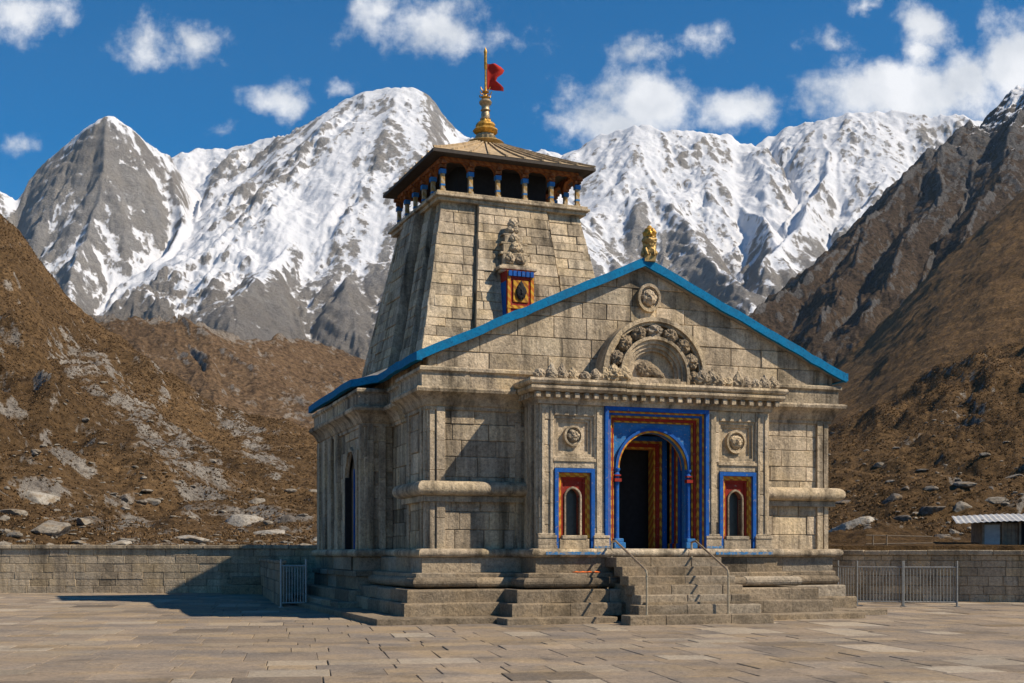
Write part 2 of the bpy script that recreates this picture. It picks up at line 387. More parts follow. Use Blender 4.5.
def snow_range():
    ridges = [
        ([(-330, 150, 3700), (-120, 200, 3600), (-40, 195, 3500), (0, 181, 3450), (30, 184, 3500), (60, 178, 3500)], .8, 1.2),
        ([(-60, 270, 2700), (8, 208, 2850), (42, 165, 2950), (70, 141, 2950), (88, 126, 2920), (103, 117, 2900), (116, 117, 2900), (128, 126, 2910), (146, 141, 2950), (166, 156, 3000), (180, 176, 3080), (196, 196, 3200)], 1.75, 1.9),
        ([(112, 118, 2900), (100, 170, 2760), (84, 232, 2620), (60, 290, 2420)], 1.6, 1.7),
        ([(168, 160, 3000), (180, 215, 2800), (150, 262, 2600)], 1.5, 1.7),
        ([(178, 172, 3350), (188, 152, 3450), (205, 148, 3500), (228, 149, 3500), (255, 142, 3480), (268, 138, 3450), (290, 133, 3420), (310, 122, 3400), (335, 106, 3350), (352, 96, 3310), (372, 90, 3300), (398, 87, 3300), (414, 88, 3300), (428, 94, 3300), (440, 108, 3310), (450, 125, 3330), (468, 137, 3360), (500, 148, 3400), (545, 151, 3500), (556, 153, 3500)], .85, 1.25),
        ([(398, 88, 3300), (374, 150, 3120), (330, 205, 2860), (282, 252, 2520), (252, 276, 2280), (238, 330, 2050)], 1.0, 1.25),
        ([(430, 96, 3300), (420, 180, 3000), (385, 240, 2650), (345, 286, 2300)], 1.15, 1.25),
        ([(352, 97, 3310), (300, 170, 3150), (262, 205, 3000)], 1.0, 1.2),
        ([(500, 148, 3400), (480, 215, 3000), (450, 280, 2600)], 1.0, 1.25),
        ([(545, 170, 3500), (575, 152, 3500), (596, 136, 3480), (618, 131, 3430), (640, 124, 3400), (652, 127, 3400), (664, 131, 3410), (690, 130, 3430), (712, 135, 3450), (722, 131, 3450), (745, 146, 3520), (765, 140, 3560), (782, 130, 3560), (800, 124, 3540), (822, 120, 3500), (850, 113, 3500), (872, 112, 3500), (900, 111, 3500), (930, 117, 3500), (958, 114, 3500), (980, 122, 3500), (1010, 118, 3500), (1100, 95, 3500), (1250, 110, 3500)], .85, 1.25),
        ([(640, 124, 3400), (662, 180, 3100), (690, 232, 2750), (735, 280, 2420), (765, 325, 2150)], 1.05, 1.25),
        ([(596, 138, 3480), (590, 210, 3050), (600, 270, 2600)], 1.0, 1.25),
        ([(712, 136, 3450), (742, 205, 3050), (790, 262, 2600)], 1.0, 1.25),
        ([(825, 120, 3500), (822, 175, 3200), (800, 228, 2850), (770, 262, 2550)], 1.05, 1.25),
        ([(905, 111, 3500), (890, 170, 3200), (858, 215, 2900)], .95, 1.25),
    ]
    t = np.linspace(0, 1, 640)[:, None]
    X, Y, s = grid(-.62, .62, 1150, lambda s: 1800 + 2100 * t + 0 * s[None, :])
    wx = X + 60 * fbm(X / 420, Y / 420, 5, 4); wy = Y + 60 * fbm(X / 420, Y / 420, 9, 4)
    Z, dn = ridge_field(wx, wy, ridges)
    Z = np.maximum(Z, 120)
    gx, gy = grads(X, Y, box_blur(Z, 6), s)
    k = .22 + .78 * sstep(dn, 10, 170)
    er = erosion(X, Y, gx, gy, 420, 3, 5, 1.6)
    er2 = erosion(X, Y, gx, gy, 120, 77, 4, 1.7)
    rf = fbm(X / 330, Y / 330, 21, 8, .54, True); rf -= rf.mean()
    crag = fbm(X / 52, Y / 52, 33, 5, .64, True); crag -= crag.mean()
    er3 = erosion(X, Y, gx, gy, 42, 177, 3, 1.5)
    Z = Z + k * (er * 80 + er2 * 28 + er3 * 10 + rf * 42) + 12 * crag * (.35 + .65 * k)
    lw = 90 * fbm(X / 240, Y / 240, 61, 6, .6)
    Z = Z + 2.6 * np.sin((Z + lw + .3 * X) / 38 * 2 * np.pi) * sstep(np.hypot(*grads(X, Y, box_blur(Z, 4), s)), .7, 1.3)
    wb = 1 - sstep(dn, 6, 26); Z = Z * (1 - .6 * wb) + box_blur(Z, 1) * .6 * wb
    sky = ridges[0][0][:4] + ridges[1][0][1:-2] + ridges[4][0][1:] + ridges[9][0][1:]
    for _ in range(2): Z = fit_crest(X, Y, Z, s, sky, 9)
    gx, gy = grads(X, Y, Z, s); g = np.hypot(gx, gy)
    gb = np.hypot(*grads(X, Y, box_blur(Z, 4), s)); gc = np.hypot(*grads(X, Y, box_blur(Z, 14), s))
    cav = np.clip((box_blur(Z, 9) - Z) / 26, -1, 1)
    alt = sstep(Z, 260, 820)
    px, py = X / Y * F + 512, HZ - (Z - EYE) / Y * F
    field = np.zeros_like(Z)           # named snowfields (+) and bare faces (-) of the range
    for bx, by, rx, ry, rot, w in ((275, 245, 95, 30, -.45, .34), (205, 225, 26, 60, -.25, .34), (330, 165, 45, 22, -.7, .14), (395, 150, 42, 60, 0, -.22), (112, 190, 55, 70, 0, .0), (60, 240, 40, 40, 0, .12),
                                   (150, 275, 60, 30, -.3, .22), (310, 320, 90, 36, -.3, -.24), (250, 305, 40, 34, 0, -.22), (620, 165, 50, 40, 0, .10), (760, 190, 40, 55, .3, .26), (700, 205, 34, 40, .5, .16),
                                   (700, 255, 60, 40, .5, -.34), (610, 260, 60, 60, .3, -.14), (850, 150, 80, 30, -.1, .12), (800, 235, 50, 26, -.5, .16), (870, 165, 30, 30, 0, -.12), (380, 300, 40, 60, 0, -.2)):
        dx, dy = px - bx, py - by; c, q = math.cos(rot), math.sin(rot)
        field += w * np.exp(-(((dx * c + dy * q) / rx) ** 2 + ((-dx * q + dy * c) / ry) ** 2))
    sn = .455 + .42 * (alt - .5) - .30 * (gb - .95) - .34 * (gc - .95) - .16 * (g - gb) + .22 * cav - .16 * er - .36 * er2 - .34 * er3 + .22 * fbm(X / 420, Y / 420, 50, 3) + field
    return grid_mesh('snow_mountains', X, Y, Z, snow_mat(), {'snow': sn, 'cav': cav, 'low': 1 - sstep(Z, 300, 640)})
snow_range()

def hill_mat(name, grass_a, grass_b, rock_a, rock_b, scale=1.0, snow=False):
    k = NT(name); rk = k.attr('rock'); sn = k.attr('snow')
    S = 1 / scale
    fine = k.noise(1.1 * S, 8, .72); mid = k.noise(.16 * S, 8, .66); big = k.noise(.02 * S, 5)
    g = k.mix(k.rng(mid, .36, .64), grass_a, grass_b)
    g = k.mix(k.rng(big, .42, .62, 0, .6), g, tuple(x * .62 for x in grass_a))
    g = k.mix(k.rng(fine, .38, .56, .85, 0), g, tuple(x * .28 for x in grass_a))
    g = k.mix(k.rng(k.noise(.55 * S, 7, .7), .60, .70, 0, .7), g, tuple(x * 1.45 for x in grass_b))
    r = k.mix(k.rng(k.noise(.45 * S, 8, .7), .36, .62), rock_a, rock_b)
    r = k.mix(k.rng(k.noise(1.8 * S, 6, .7), .34, .5, .7, 0), r, tuple(x * .30 for x in rock_a))
    f = k.math('ADD', rk, k.math('ADD', k.math('MULTIPLY', k.math('SUBTRACT', mid, .5), 1.1), k.math('MULTIPLY', k.math('SUBTRACT', fine, .5), 1.0)))
    col = k.mix(k.rng(f, .44, .60), g, r)
    if snow:
        f2 = k.math('ADD', sn, k.math('MULTIPLY', k.math('SUBTRACT', k.noise(.05, 9, .7), .5), 1.1))
        col = k.mix(k.rng(f2, .52, .62), col, (.80, .81, .84))
    b = k.bump(k.noise(.25 * S, 9, .7), .9, 1.6 * scale); b = k.bump(k.noise(1.3 * S, 7, .72), 1.0, .6 * scale, b)
    return k.fin(col, .95, b, .1)

def hill(name, ridges, s0, s1, ns, Yof, mat, er, rf, fine, seed, base, rockbias=0.0, snowline=None, warp=(18, 120), rk_fn=None, yref=None, fit=12):
    X, Y, s = grid(s0, s1, ns, Yof)
    wx = X + warp[0] * fbm(X / warp[1], Y / warp[1], seed + 5, 4); wy = Y + warp[0] * fbm(X / warp[1], Y / warp[1], seed + 9, 4)
    Y0 = Y[0][None, :] if yref is None else yref
    Z, dn = ridge_field(wx, wy, ridges)
    Z = np.maximum(Z, base(X, Y, Y0))
    gx, gy = grads(X, Y, box_blur(Z, 5), s)
    near = sstep(Y - Y0, 0.5, 60) * (.3 + .7 * sstep(dn, 2, 60))
    e1 = erosion(X, Y, gx, gy, er[1], seed, 5, 1.5)
    r1 = fbm(X / rf[1], Y / rf[1], seed + 21, 6, .52, True); r1 -= r1.mean()
    f1 = fbm(X / fine[1], Y / fine[1], seed + 40, 5, .55, True); f1 -= f1.mean()
    Z = Z + near * (er[0] * e1 + rf[0] * r1) + sstep(Y - Y0, .2, 8) * fine[0] * f1
    if fit: Z = fit_crest(X, Y, Z, s, ridges[0][0], fit)
    gx, gy = grads(X, Y, Z, s); g = np.hypot(gx, gy); gb = np.hypot(*grads(X, Y, box_blur(Z, 6), s))
    rk = .04 + rockbias + .55 * (g - gb) + .12 * e1 + .20 * fbm(X / (rf[1] * .6), Y / (rf[1] * .6), seed + 60, 4) + .2 * f1
    if rk_fn is not None: rk = rk + rk_fn(X, Y, Z, gx, gy)
    sn = np.zeros_like(Z) - 1
    if snowline: sn = (Z - snowline) / 260 - .45 * (g - .6) + .35 * fbm(X / 90, Y / 90, seed + 70, 4)
    Z[0] = -1.0
    grid_mesh(name, X, Y, Z, mat, {'rock': rk, 'snow': sn})
    return X, Y, Z, s

brown_l = hill_mat('dry_grass_and_rock', (.155, .094, .043), (.222, .136, .064), (.20, .175, .15), (.36, .32, .27))
brown_l2 = hill_mat('far_dry_slope', (.168, .106, .060), (.225, .145, .08), (.20, .17, .14), (.29, .25, .21), 2.6)
brown_r = hill_mat('dry_grass_slope', (.145, .087, .039), (.208, .126, .056), (.15, .13, .11), (.30, .27, .23))
dark_r = hill_mat('dark_rock_slope', (.075, .052, .034), (.11, .074, .045), (.066, .063, .062), (.135, .126, .12), 4.0, True)

def lin(t, n): return np.linspace(0, 1, n)[:, None] ** t
def screes(X, Y, Z, gx, gy):
    # pale stone runs that come down the left slope
    r = 0
    for (xa, ya, xb, yb, w) in ((60, 345, 205, 470, 22), (150, 330, 165, 400, 10), (205, 395, 280, 470, 16), (0, 400, 120, 500, 12), (205, 500, 300, 545, 30), (20, 480, 160, 540, 26)):
        x = X / Y * F + 512; y = HZ - (Z - EYE) / Y * F
        ex, ey = xb - xa, yb - ya; t = np.clip(((x - xa) * ex + (y - ya) * ey) / (ex * ex + ey * ey), 0, 1)
        d = np.hypot(x - xa - t * ex, y - ya - t * ey)
        r = np.maximum(r, .34 * (1 - sstep(d, w * .3, w * 1.5)))
    return r
LEFT = hill('left_hill', [
    ([(-500, 60, 300), (-150, 110, 330), (-60, 172, 345), (0, 213, 355), (14, 222, 358), (32, 248, 372), (58, 286, 400), (76, 307, 425), (92, 318, 440), (140, 352, 430), (210, 400, 400), (300, 455, 360)], .52, 1.45)],
    -.72, .27, 760, lambda s: 52.2 + 560 * lin(1.5, 520) + 0 * s[None, :], brown_l, (8.0, 52), (6.5, 34), (.8, 6.0), 11,
    lambda X, Y, Y0: 1.9 + .10 * np.maximum(Y - Y0, 0) ** 1.0 * (.35 + .65 * sstep(Y - Y0, 5, 60)), .0, None, (10, 60), screes)
hill('far_left_hill', [
    ([(-200, 260, 760), (20, 305, 700), (85, 315, 690), (118, 317, 680), (150, 319, 680), (182, 317, 680), (212, 326, 700), (250, 341, 735), (282, 336, 770), (312, 340, 810), (345, 352, 860), (400, 372, 930), (470, 400, 980), (560, 420, 1000)], .62, 1.35),
    ([(282, 336, 770), (262, 395, 640), (250, 450, 560)], .6, 1.3), ([(182, 318, 680), (200, 390, 590), (230, 450, 520)], .6, 1.3)],
    -.5, .12, 620, lambda s: 460 + 620 * lin(1.0, 480) + 0 * s[None, :], brown_l2, (17, 95), (13, 70), (2.4, 14), 23, lambda X, Y, Y0: 10 + 0 * X, .10, None, (14, 110))
R_RIDGES = [
    ([(1500, -40, 860), (1200, 95, 880), (1090, 150, 850), (1024, 190, 800), (982, 226, 760), (940, 262, 715), (905, 300, 670), (868, 335, 610), (838, 362, 560), (800, 402, 500), (740, 452, 430), (600, 500, 400)], .50, 1.5),
    ([(1090, 150, 850), (1060, 300, 560), (1030, 400, 360)], .5, 1.4), ([(982, 226, 760), (960, 330, 540), (935, 420, 360)], .5, 1.4)]
r_base = lambda X, Y, Y0: 1.9 + .12 * np.maximum(Y - Y0, 0) * (.25 + .75 * sstep(Y - Y0, 5, 60))
RIGHT = hill('right_hill', R_RIDGES, .10, .74, 640, lambda s: 52.2 + 890 * lin(1.7, 560) + 0 * s[None, :], brown_r, (9, 80), (6.5, 44), (1.3, 9.0), 31, r_base, -.06, None, (12, 80), lambda X, Y, Z, gx, gy: .30 * (1 - sstep(Y, 60, 130)) * sstep(fbm(X / 22, Y / 22, 91, 4), .0, .5), 44.7)
TERR = hill('right_terrace', R_RIDGES, .236, .74, 420, lambda s: 44.7 + 8 * lin(1.0, 60) + 0 * s[None, :], brown_r, (9, 80), (6.5, 44), (1.3, 9.0), 31, r_base, .06, None, (12, 80), None, 44.7, 0)
hill('dark_mountain', [
    ([(1300, 60, 1800), (1120, 60, 1740), (1040, 80, 1700), (1024, 88, 1690), (1013, 86, 1690), (1003, 98, 1680), (990, 116, 1670), (978, 126, 1650), (968, 119, 1640), (961, 126, 1620), (950, 139, 1590), (930, 149, 1560), (906, 170, 1510), (872, 205, 1440), (842, 236, 1370), (800, 274, 1290), (760, 304, 1210), (720, 338, 1140), (660, 380, 1050)], .95, 1.25),
    ([(1022, 84, 1690), (1010, 150, 1500), (980, 210, 1300), (940, 270, 1100)], .9, 1.25),
    ([(950, 139, 1590), (935, 205, 1380), (890, 262, 1180), (850, 310, 1020)], .9, 1.25),
    ([(872, 205, 1440), (850, 262, 1250), (815, 318, 1060)], .9, 1.25)],
    .06, .60, 640, lambda s: 850 + 1000 * lin(1.0, 520) + 0 * s[None, :], dark_r, (28, 150), (24, 110), (9, 34), 43, lambda X, Y, Y0: 20 + 0 * X, .0, 385, (26, 200), lambda X, Y, Z, gx, gy: .42 * sstep(Z, 300, 560))

def on_hill(grid4, px, py):
    """where the line of sight through a photo pixel meets a hill"""
    X, Y, Z, s = grid4; j = int(round((((px - 512) / F) - s[0]) / (s[1] - s[0]))); j = max(0, min(len(s) - 1, j))
    e = (Z[:, j] - EYE) / Y[:, j]; hit = np.nonzero(e >= (HZ - py) / F)[0]
    i = int(hit[0]) if len(hit) else len(e) - 1
    return Vector((X[i, j], Y[i, j], Z[i, j]))

# the paved court
def court():
    g = MB(); g.add([(-9000, -9000, -.022), (9000, -9000, -.022), (9000, 9000, -.022), (-9000, 9000, -.022)], [(0, 1, 2, 3)])
    o = g.build('ground', M['joint']); o['kind'] = 'structure'
    rng = random.Random(5); m = MB(); ang = R(9.6); ca, sa = math.cos(ang), math.sin(ang)
    y = -2.0
    while y < 64:
        h = rng.choice((.7, .85, 1.0, 1.3, 1.6)); x = -44 + rng.random()
        while x < 44:
            w = rng.uniform(.6, 1.35); gp = rng.uniform(.004, .009); zt = rng.gauss(0, .003); tl, tw = rng.gauss(0, .004), rng.gauss(0, .004)
            t = rng.gauss(0, .085) - (.16 if rng.random() < .06 else 0)
            def W(a, b, z): 
                return (a * ca - b * sa, a * sa + b * ca, z + zt + tl * (a - x - w / 2) + tw * (b - y - h / 2))
            j = lambda: rng.gauss(0, .005)
            x0, x1, y0, y1 = x + gp, x + w - gp, y + gp, y + h - gp
            c = [(x0 + j(), y0 + j()), (x1 + j(), y0 + j()), (x1 + j(), y1 + j()), (x0 + j(), y1 + j())]
            wc = W((x0 + x1) / 2, (y0 + y1) / 2, 0)
            if wc[1] < 52.4 and wc[1] > 6 and abs(wc[0]) < 36:
                b = .009
                inn = [(c[0][0] + b, c[0][1] + b), (c[1][0] - b, c[1][1] + b), (c[2][0] - b, c[2][1] - b), (c[3][0] + b, c[3][1] - b)]
                m.add([W(*q, -.05) for q in c] + [W(*q, -.008) for q in c] + [W(*q, 0) for q in inn],
                      [(0, 1, 5, 4), (1, 2, 6, 5), (2, 3, 7, 6), (3, 0, 4, 7), (4, 5, 9, 8), (5, 6, 10, 9), (6, 7, 11, 10), (7, 4, 8, 11), (8, 9, 10, 11)], t)
            x += w
        y += h
    o = m.build('paved_court', M['slabs']); o['kind'] = 'structure'
court()

def haze():
    h = MB(); h.box(-4000, 4000, -200, 4300, -1.1, 1700)
    k = bpy.data.materials.new('haze_air'); k.use_nodes = True; nt = k.node_tree; nt.nodes.clear()
    o = nt.nodes.new('ShaderNodeOutputMaterial'); v = nt.nodes.new('ShaderNodeVolumePrincipled')
    v.inputs['Density'].default_value = .000026; v.inputs['Color'].default_value = (.58, .78, 1.0, 1)
    nt.links.new(v.outputs[0], o.inputs['Volume'])
    b = h.build('haze', k); b['kind'] = 'stuff'; b['label'] = 'thin bluish mountain air between the court and the snowy range'
haze()
# ------------------------------------------------------------------ the temple
TH = R(19.0); CX, CY = -2.083, 31.0
U0, V0 = 5.75, 6.0
def tw(u, v):           # temple plan -> world
    return (CX + u * math.cos(TH) - v * math.sin(TH), CY + u * math.sin(TH) + v * math.cos(TH))
TX, TY = tw(U0, V0)
temple = thing('temple', 'grey stone Himalayan temple with tapering tower, blue-edged gable and painted doorway', 'temple', (TX, TY, 0), TH)
class TB(MB):           # temple-local builder: coordinates in plan (u, v, z), shifted to the thing's base
    def build(s, name, mats, parent=None, **k):
        s.v = [(x - U0, y - V0, z) for x, y, z in s.v]
        return MB.build(s, name, mats, parent if parent is not None else temple, **k)

def clip(poly, conv):
    out = poly; n = len(conv)
    for i in range(n):
        ax, ay = conv[i]; bx, by = conv[(i + 1) % n]; res = []
        ins = lambda p: (bx - ax) * (p[1] - ay) - (by - ay) * (p[0] - ax)
        for k in range(len(out)):
            p, q = out[k - 1], out[k]; a, b = ins(p), ins(q)
            if (a >= 0) != (b >= 0):
                t = a / (a - b); res.append((p[0] + (q[0] - p[0]) * t, p[1] + (q[1] - p[1]) * t))
            if b >= 0: res.append(q)
        out = res
        if not out: return []
    cl = []
    for p in out:
        if not cl or math.hypot(p[0] - cl[-1][0], p[1] - cl[-1][1]) > .004: cl.append(p)
    if len(cl) > 2 and math.hypot(cl[0][0] - cl[-1][0], cl[0][1] - cl[-1][1]) <= .004: cl.pop()
    return cl if len(cl) > 2 else []
def area(p): return .5 * sum(p[i - 1][0] * p[i][1] - p[i][0] * p[i - 1][1] for i in range(len(p)))

def ashlar(mb, O, ex, ey, conv, seed=0, ch=(.34, .52), bw=(.6, 1.35), jit=.010, gap=.0055, cham=.014, tint=.13, thick=.12, odd=.12):
    """courses of cut blocks over a convex outline in the plane O + a*ex + b*ey (conv is counter-clockwise seen from outside)"""
    O, ex, ey = Vector(O), Vector(ex).normalized(), Vector(ey).normalized(); n = ex.cross(ey).normalized(); rng = random.Random(seed)
    xs = [p[0] for p in conv]; ys = [p[1] for p in conv]; y = min(ys); row = 0
    W = lambda p, d: O + ex * p[0] + ey * p[1] + n * d
    while y < max(ys) - .02:
        h = rng.uniform(*ch)
        if max(ys) - y - h < ch[0] * .7: h = max(ys) - y
        x = min(xs) - rng.uniform(0, bw[0])
        while x < max(xs):
            w = rng.uniform(*bw)
            if abs(x + w - max(xs)) < .2: w = max(xs) - x
            r = [(x + gap, y + gap), (x + w - gap, y + gap), (x + w - gap, y + h - gap), (x + gap, y + h - gap)]
            o = clip(r, conv)
            if o and area(o) > .004:
                d = rng.gauss(0, jit); t = rng.gauss(0, tint) - (rng.uniform(.12, .3) if rng.random() < odd else 0) + (rng.uniform(.08, .2) if rng.random() < odd * .7 else 0)
                cx = sum(p[0] for p in o) / len(o); cy = sum(p[1] for p in o) / len(o)
                inn = []
                for p in o:
                    dx, dy = p[0] - cx, p[1] - cy
                    inn.append((cx + math.copysign(max(abs(dx) - cham, 0), dx), cy + math.copysign(max(abs(dy) - cham, 0), dy)))
                tl = [rng.gauss(0, .003) for _ in o]
                k = len(o)
                mb.add([W(p, -thick) for p in o] + [W(p, d - .014) for p in o] + [W(p, d + e) for p, e in zip(inn, tl)],
                       [(i, (i + 1) % k, k + (i + 1) % k, k + i) for i in range(k)] + [(k + i, k + (i + 1) % k, 2 * k + (i + 1) % k, 2 * k + i) for i in range(k)] + [tuple(2 * k + i for i in range(k))], t)
            x += w
        y += h; row += 1
    # the mortar bed behind the blocks
    k = len(conv); mb.add([W(p, -.034) for p in conv], [tuple(range(k))], -.28)

def moulding(mb, path, prof, seed=0, block=(.8, 1.7), tint=.09, closed=False, skip=(), jit=.006, gap=.004):
    """a profile (out, z) carried along a plan path with mitred corners, cut into stones"""
    rng = random.Random(seed); n = len(path); P = [Vector((a, b)) for a, b in path]
    def nor(i):
        d = (P[(i + 1) % n] - P[i]).normalized(); return Vector((d.y, -d.x))
    def mit(i):
        if not closed and i == 0: return nor(0)
        if not closed and i == n - 1: return nor(n - 2)
        a, b = nor(i - 1), nor(i); return (a + b) / (1 + a.dot(b))
    for i in range(n if closed else n - 1):
        if i in skip: continue
        A, B = P[i], P[(i + 1) % n]; ma, mb_ = mit(i), mit((i + 1) % n); L = (B - A).length
        cuts = [0.0]
        while L - cuts[-1] > block[1] * 1.2: cuts.append(cuts[-1] + rng.uniform(*block))
        cuts.append(L)
        for a, b in zip(cuts[:-1], cuts[1:]):
            t = rng.gauss(0, tint) - (.16 if rng.random() < .1 else 0); j = rng.gauss(0, jit); jz = rng.gauss(0, jit * .5)
            pts = []
            for q, end in ((a, 0), (b, 1)):
                f = (q + (gap if not end else -gap) * (0 if q in (0.0, L) else 1)) / L
                for o, z in prof:
                    oo = o + (j if o > .02 else 0)
                    pa, pb = A + ma * oo, B + mb_ * oo; c = pa.lerp(pb, f); pts.append((c.x, c.y, z + (jz if 0 < prof.index((o, z)) < len(prof) - 1 else 0)))
            k = len(prof)
            mb.add(pts, [(s, k + s, k + s + 1, s + 1) for s in range(k - 1)] + [tuple(range(k)), tuple(2 * k - 1 - s for s in range(k))], t)

def step_prof(o, z0, z1, inner, r=.03):
    return [(inner, z0), (o, z0), (o, z1 - r), (o - r * .35, z1 - r * .3), (o - r, z1), (inner, z1)]
def round_prof(o, z0, z1, inner, n=6):
    zc, rz = (z0 + z1) / 2, (z1 - z0) / 2; ro = min(rz, o - inner)
    return [(inner, z0)] + [(o - ro + ro * math.cos(a), zc + rz * math.sin(a)) for a in [(-math.pi / 2 + math.pi * i / n) for i in range(n + 1)]] + [(inner, z1)]
Z3 = Vector((0, 0, 1))
# plan of the walls, from the back of the left flank round the front to the back of the right flank
PLAN = [(-.6, 11.5), (-.6, 4.6), (.22, 4.6), (.22, 2.05), (0, 2.05), (0, 0), (2.55, 0), (2.55, -1.1), (8.95, -1.1), (8.95, 0), (11.5, 0), (11.5, 2.05), (11.28, 2.05), (11.28, 4.6), (12.1, 4.6), (12.1, 11.5)]

# --- plinth: ledges and steps round the foot
m = TB()
def foot(lo, fo, po, pf, fr, ro): return [(-lo + .1, 11.5), (-lo + .1, 4.3), (-lo, 4.3), (-lo, -fo), (2.55 - po, -fo), (2.55 - po, -1.1 - pf), (8.95 + po, -1.1 - pf), (8.95 + po, -fr), (11.5 + ro, -fr), (11.5 + ro, 11.5)]
for i, (z0, z1, f, w) in enumerate(((.15, .46, foot(.95, 1.38, 1.15, 1.25, .68, .46), .45), (.46, .77, foot(.80, 1.08, .92, .95, .48, .24), .4), (.77, 1.05, foot(.55, .72, .62, .62, .32, .12), .35), (1.05, 1.16, foot(.44, .52, .46, .46, .22, .09), .35), (1.16, 1.55, foot(.20, .17, .17, .17, .12, .06), .3))):
    moulding(m, f, round_prof(.02, z0 + .03, z1, -w, 7) if i == 2 else step_prof(0.0, z0, z1, -w, (.035, .035, .03, .03, .02)[i]), 1 + i, (.7, 1.6), jit=.012, gap=.006, tint=.11)
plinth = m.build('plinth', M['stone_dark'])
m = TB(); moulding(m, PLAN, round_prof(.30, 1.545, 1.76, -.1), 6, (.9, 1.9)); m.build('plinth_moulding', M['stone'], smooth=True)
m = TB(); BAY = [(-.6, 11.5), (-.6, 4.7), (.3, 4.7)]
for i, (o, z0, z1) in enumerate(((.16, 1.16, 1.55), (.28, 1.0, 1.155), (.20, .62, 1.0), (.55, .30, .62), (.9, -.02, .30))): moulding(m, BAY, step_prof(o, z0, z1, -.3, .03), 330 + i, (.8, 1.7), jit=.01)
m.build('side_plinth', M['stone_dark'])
# low kerb slab on the ground
m = TB()
for a in ([(-1.8, 11), (-1.8, -2.2), (2.6, -2.25), (2.6, -1.9), (.5, 0), (.5, 11)], [(1.05, -2.25), (1.05, -3.0), (3.8, -3.0), (3.8, -2.25)], [(7.1, -2.25), (7.1, -3.05), (10.6, -3.05), (10.6, -1.6), (8, -1.6)], [(10.6, -1.6), (12.3, -1.6), (12.3, -.9), (11, -.9)]):
    m.prism(a, -.03, .148, random.uniform(-.1, .1))
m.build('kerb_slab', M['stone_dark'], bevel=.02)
# plain core that closes the building behind the facing
m = TB(); m.prism([(u + (.14 if u < 5 else -.14), v + .14) for u, v in [(-.6, 11.4), (-.6, 4.6), (.22, 4.6), (.22, 2.05), (0, 2.05), (0, 0), (2.55, 0), (4.14, 0), (4.14, .92), (7.26, .92), (7.26, 0), (8.95, 0), (11.5, 0), (11.5, 2.05), (11.28, 2.05), (11.28, 4.6), (12.1, 4.6), (12.1, 11.4)]], 1.2, 6.2, -.3)
core = m.build('inner_wall', M['stone_dark'])
# --- facing
m = TB(); H0, H1 = 1.74, 5.28
DOOR_V = (5.35, 7.35)
for i in range(len(PLAN) - 1):
    A, B = PLAN[i], PLAN[i + 1]
    if i in (6, 7, 8): continue                      # the porch is its own part
    d = Vector((B[0] - A[0], B[1] - A[1], 0)); L = d.length
    if i == 0:
        a0, a1 = 11.5 - DOOR_V[1], 11.5 - DOOR_V[0]
        for rc in ((0, a0, H0, H1), (a1, L, H0, H1), (a0, a1, 4.62, H1)):
            ashlar(m, (A[0], A[1], 0), d, Z3, [(rc[0], rc[2]), (rc[1], rc[2]), (rc[1], rc[3]), (rc[0], rc[3])], 20 + int(rc[0] * 7), bw=(.5, 1.1))
    else:
        if i == 9: m.build('wall', M['stone']); m = TB()
        ashlar(m, (A[0], A[1], 0), d, Z3, [(0, H0), (L, H0), (L, H1), (0, H1)], 30 + i, ch=(.36, .60), bw=(.5, 1.25))
m.build('wall', M['stone'])
# pilaster strips on the corners and the left flank
m = TB()
def strip(u0, u1, v0, v1, z0=H0, z1=H1, t=0.0):
    b = TB(); q = random.Random(int(u0 * 91 + v0 * 57)); z = z0
    while z < z1 - .01:
        h = min(q.uniform(.6, 1.3), z1 - z)
        if z1 - z - h < .3: h = z1 - z
        b.box(u0, u1, v0, v1, z + .003, z + h - .003, t + q.gauss(0, .08)); z += h
    b.build('pilaster', M['stone'], bevel=.012)
rp = random.Random(3)
for u0, u1, o in ((.03, .17, .05), (.20, .42, .09), (2.28, 2.44, .05)): strip(u0, u1, -o, .05, t=rp.gauss(0, .06))
for u0, u1, o in ((11.33, 11.47, .05), (11.1, 11.28, .08), (9.05, 9.2, .05)): strip(u0, u1, -o, .05, t=rp.gauss(0, .06))
for v0, v1, o in ((.08, .26, .06), (.32, .50, .09), (1.72, 1.95, .06)): strip(-o, .05, v0, v1, t=rp.gauss(0, .06))
for v0, v1, o in ((11.1, 11.45, .12), (10.6, 10.95, .07), (10.1, 10.4, .12), (9.55, 9.9, .06), (9.0, 9.35, .12), (8.5, 8.8, .06), (7.95, 8.3, .12), (4.65, 4.85, .12), (4.9, 5.05, .06)): strip(-.6 - o, -.5, v0, v1, t=rp.gauss(0, .06))
for u0, u1 in ((-.52, -.35), (-.2, 0.0)): strip(u0, u1, 4.53, 4.65, t=rp.gauss(0, .06))
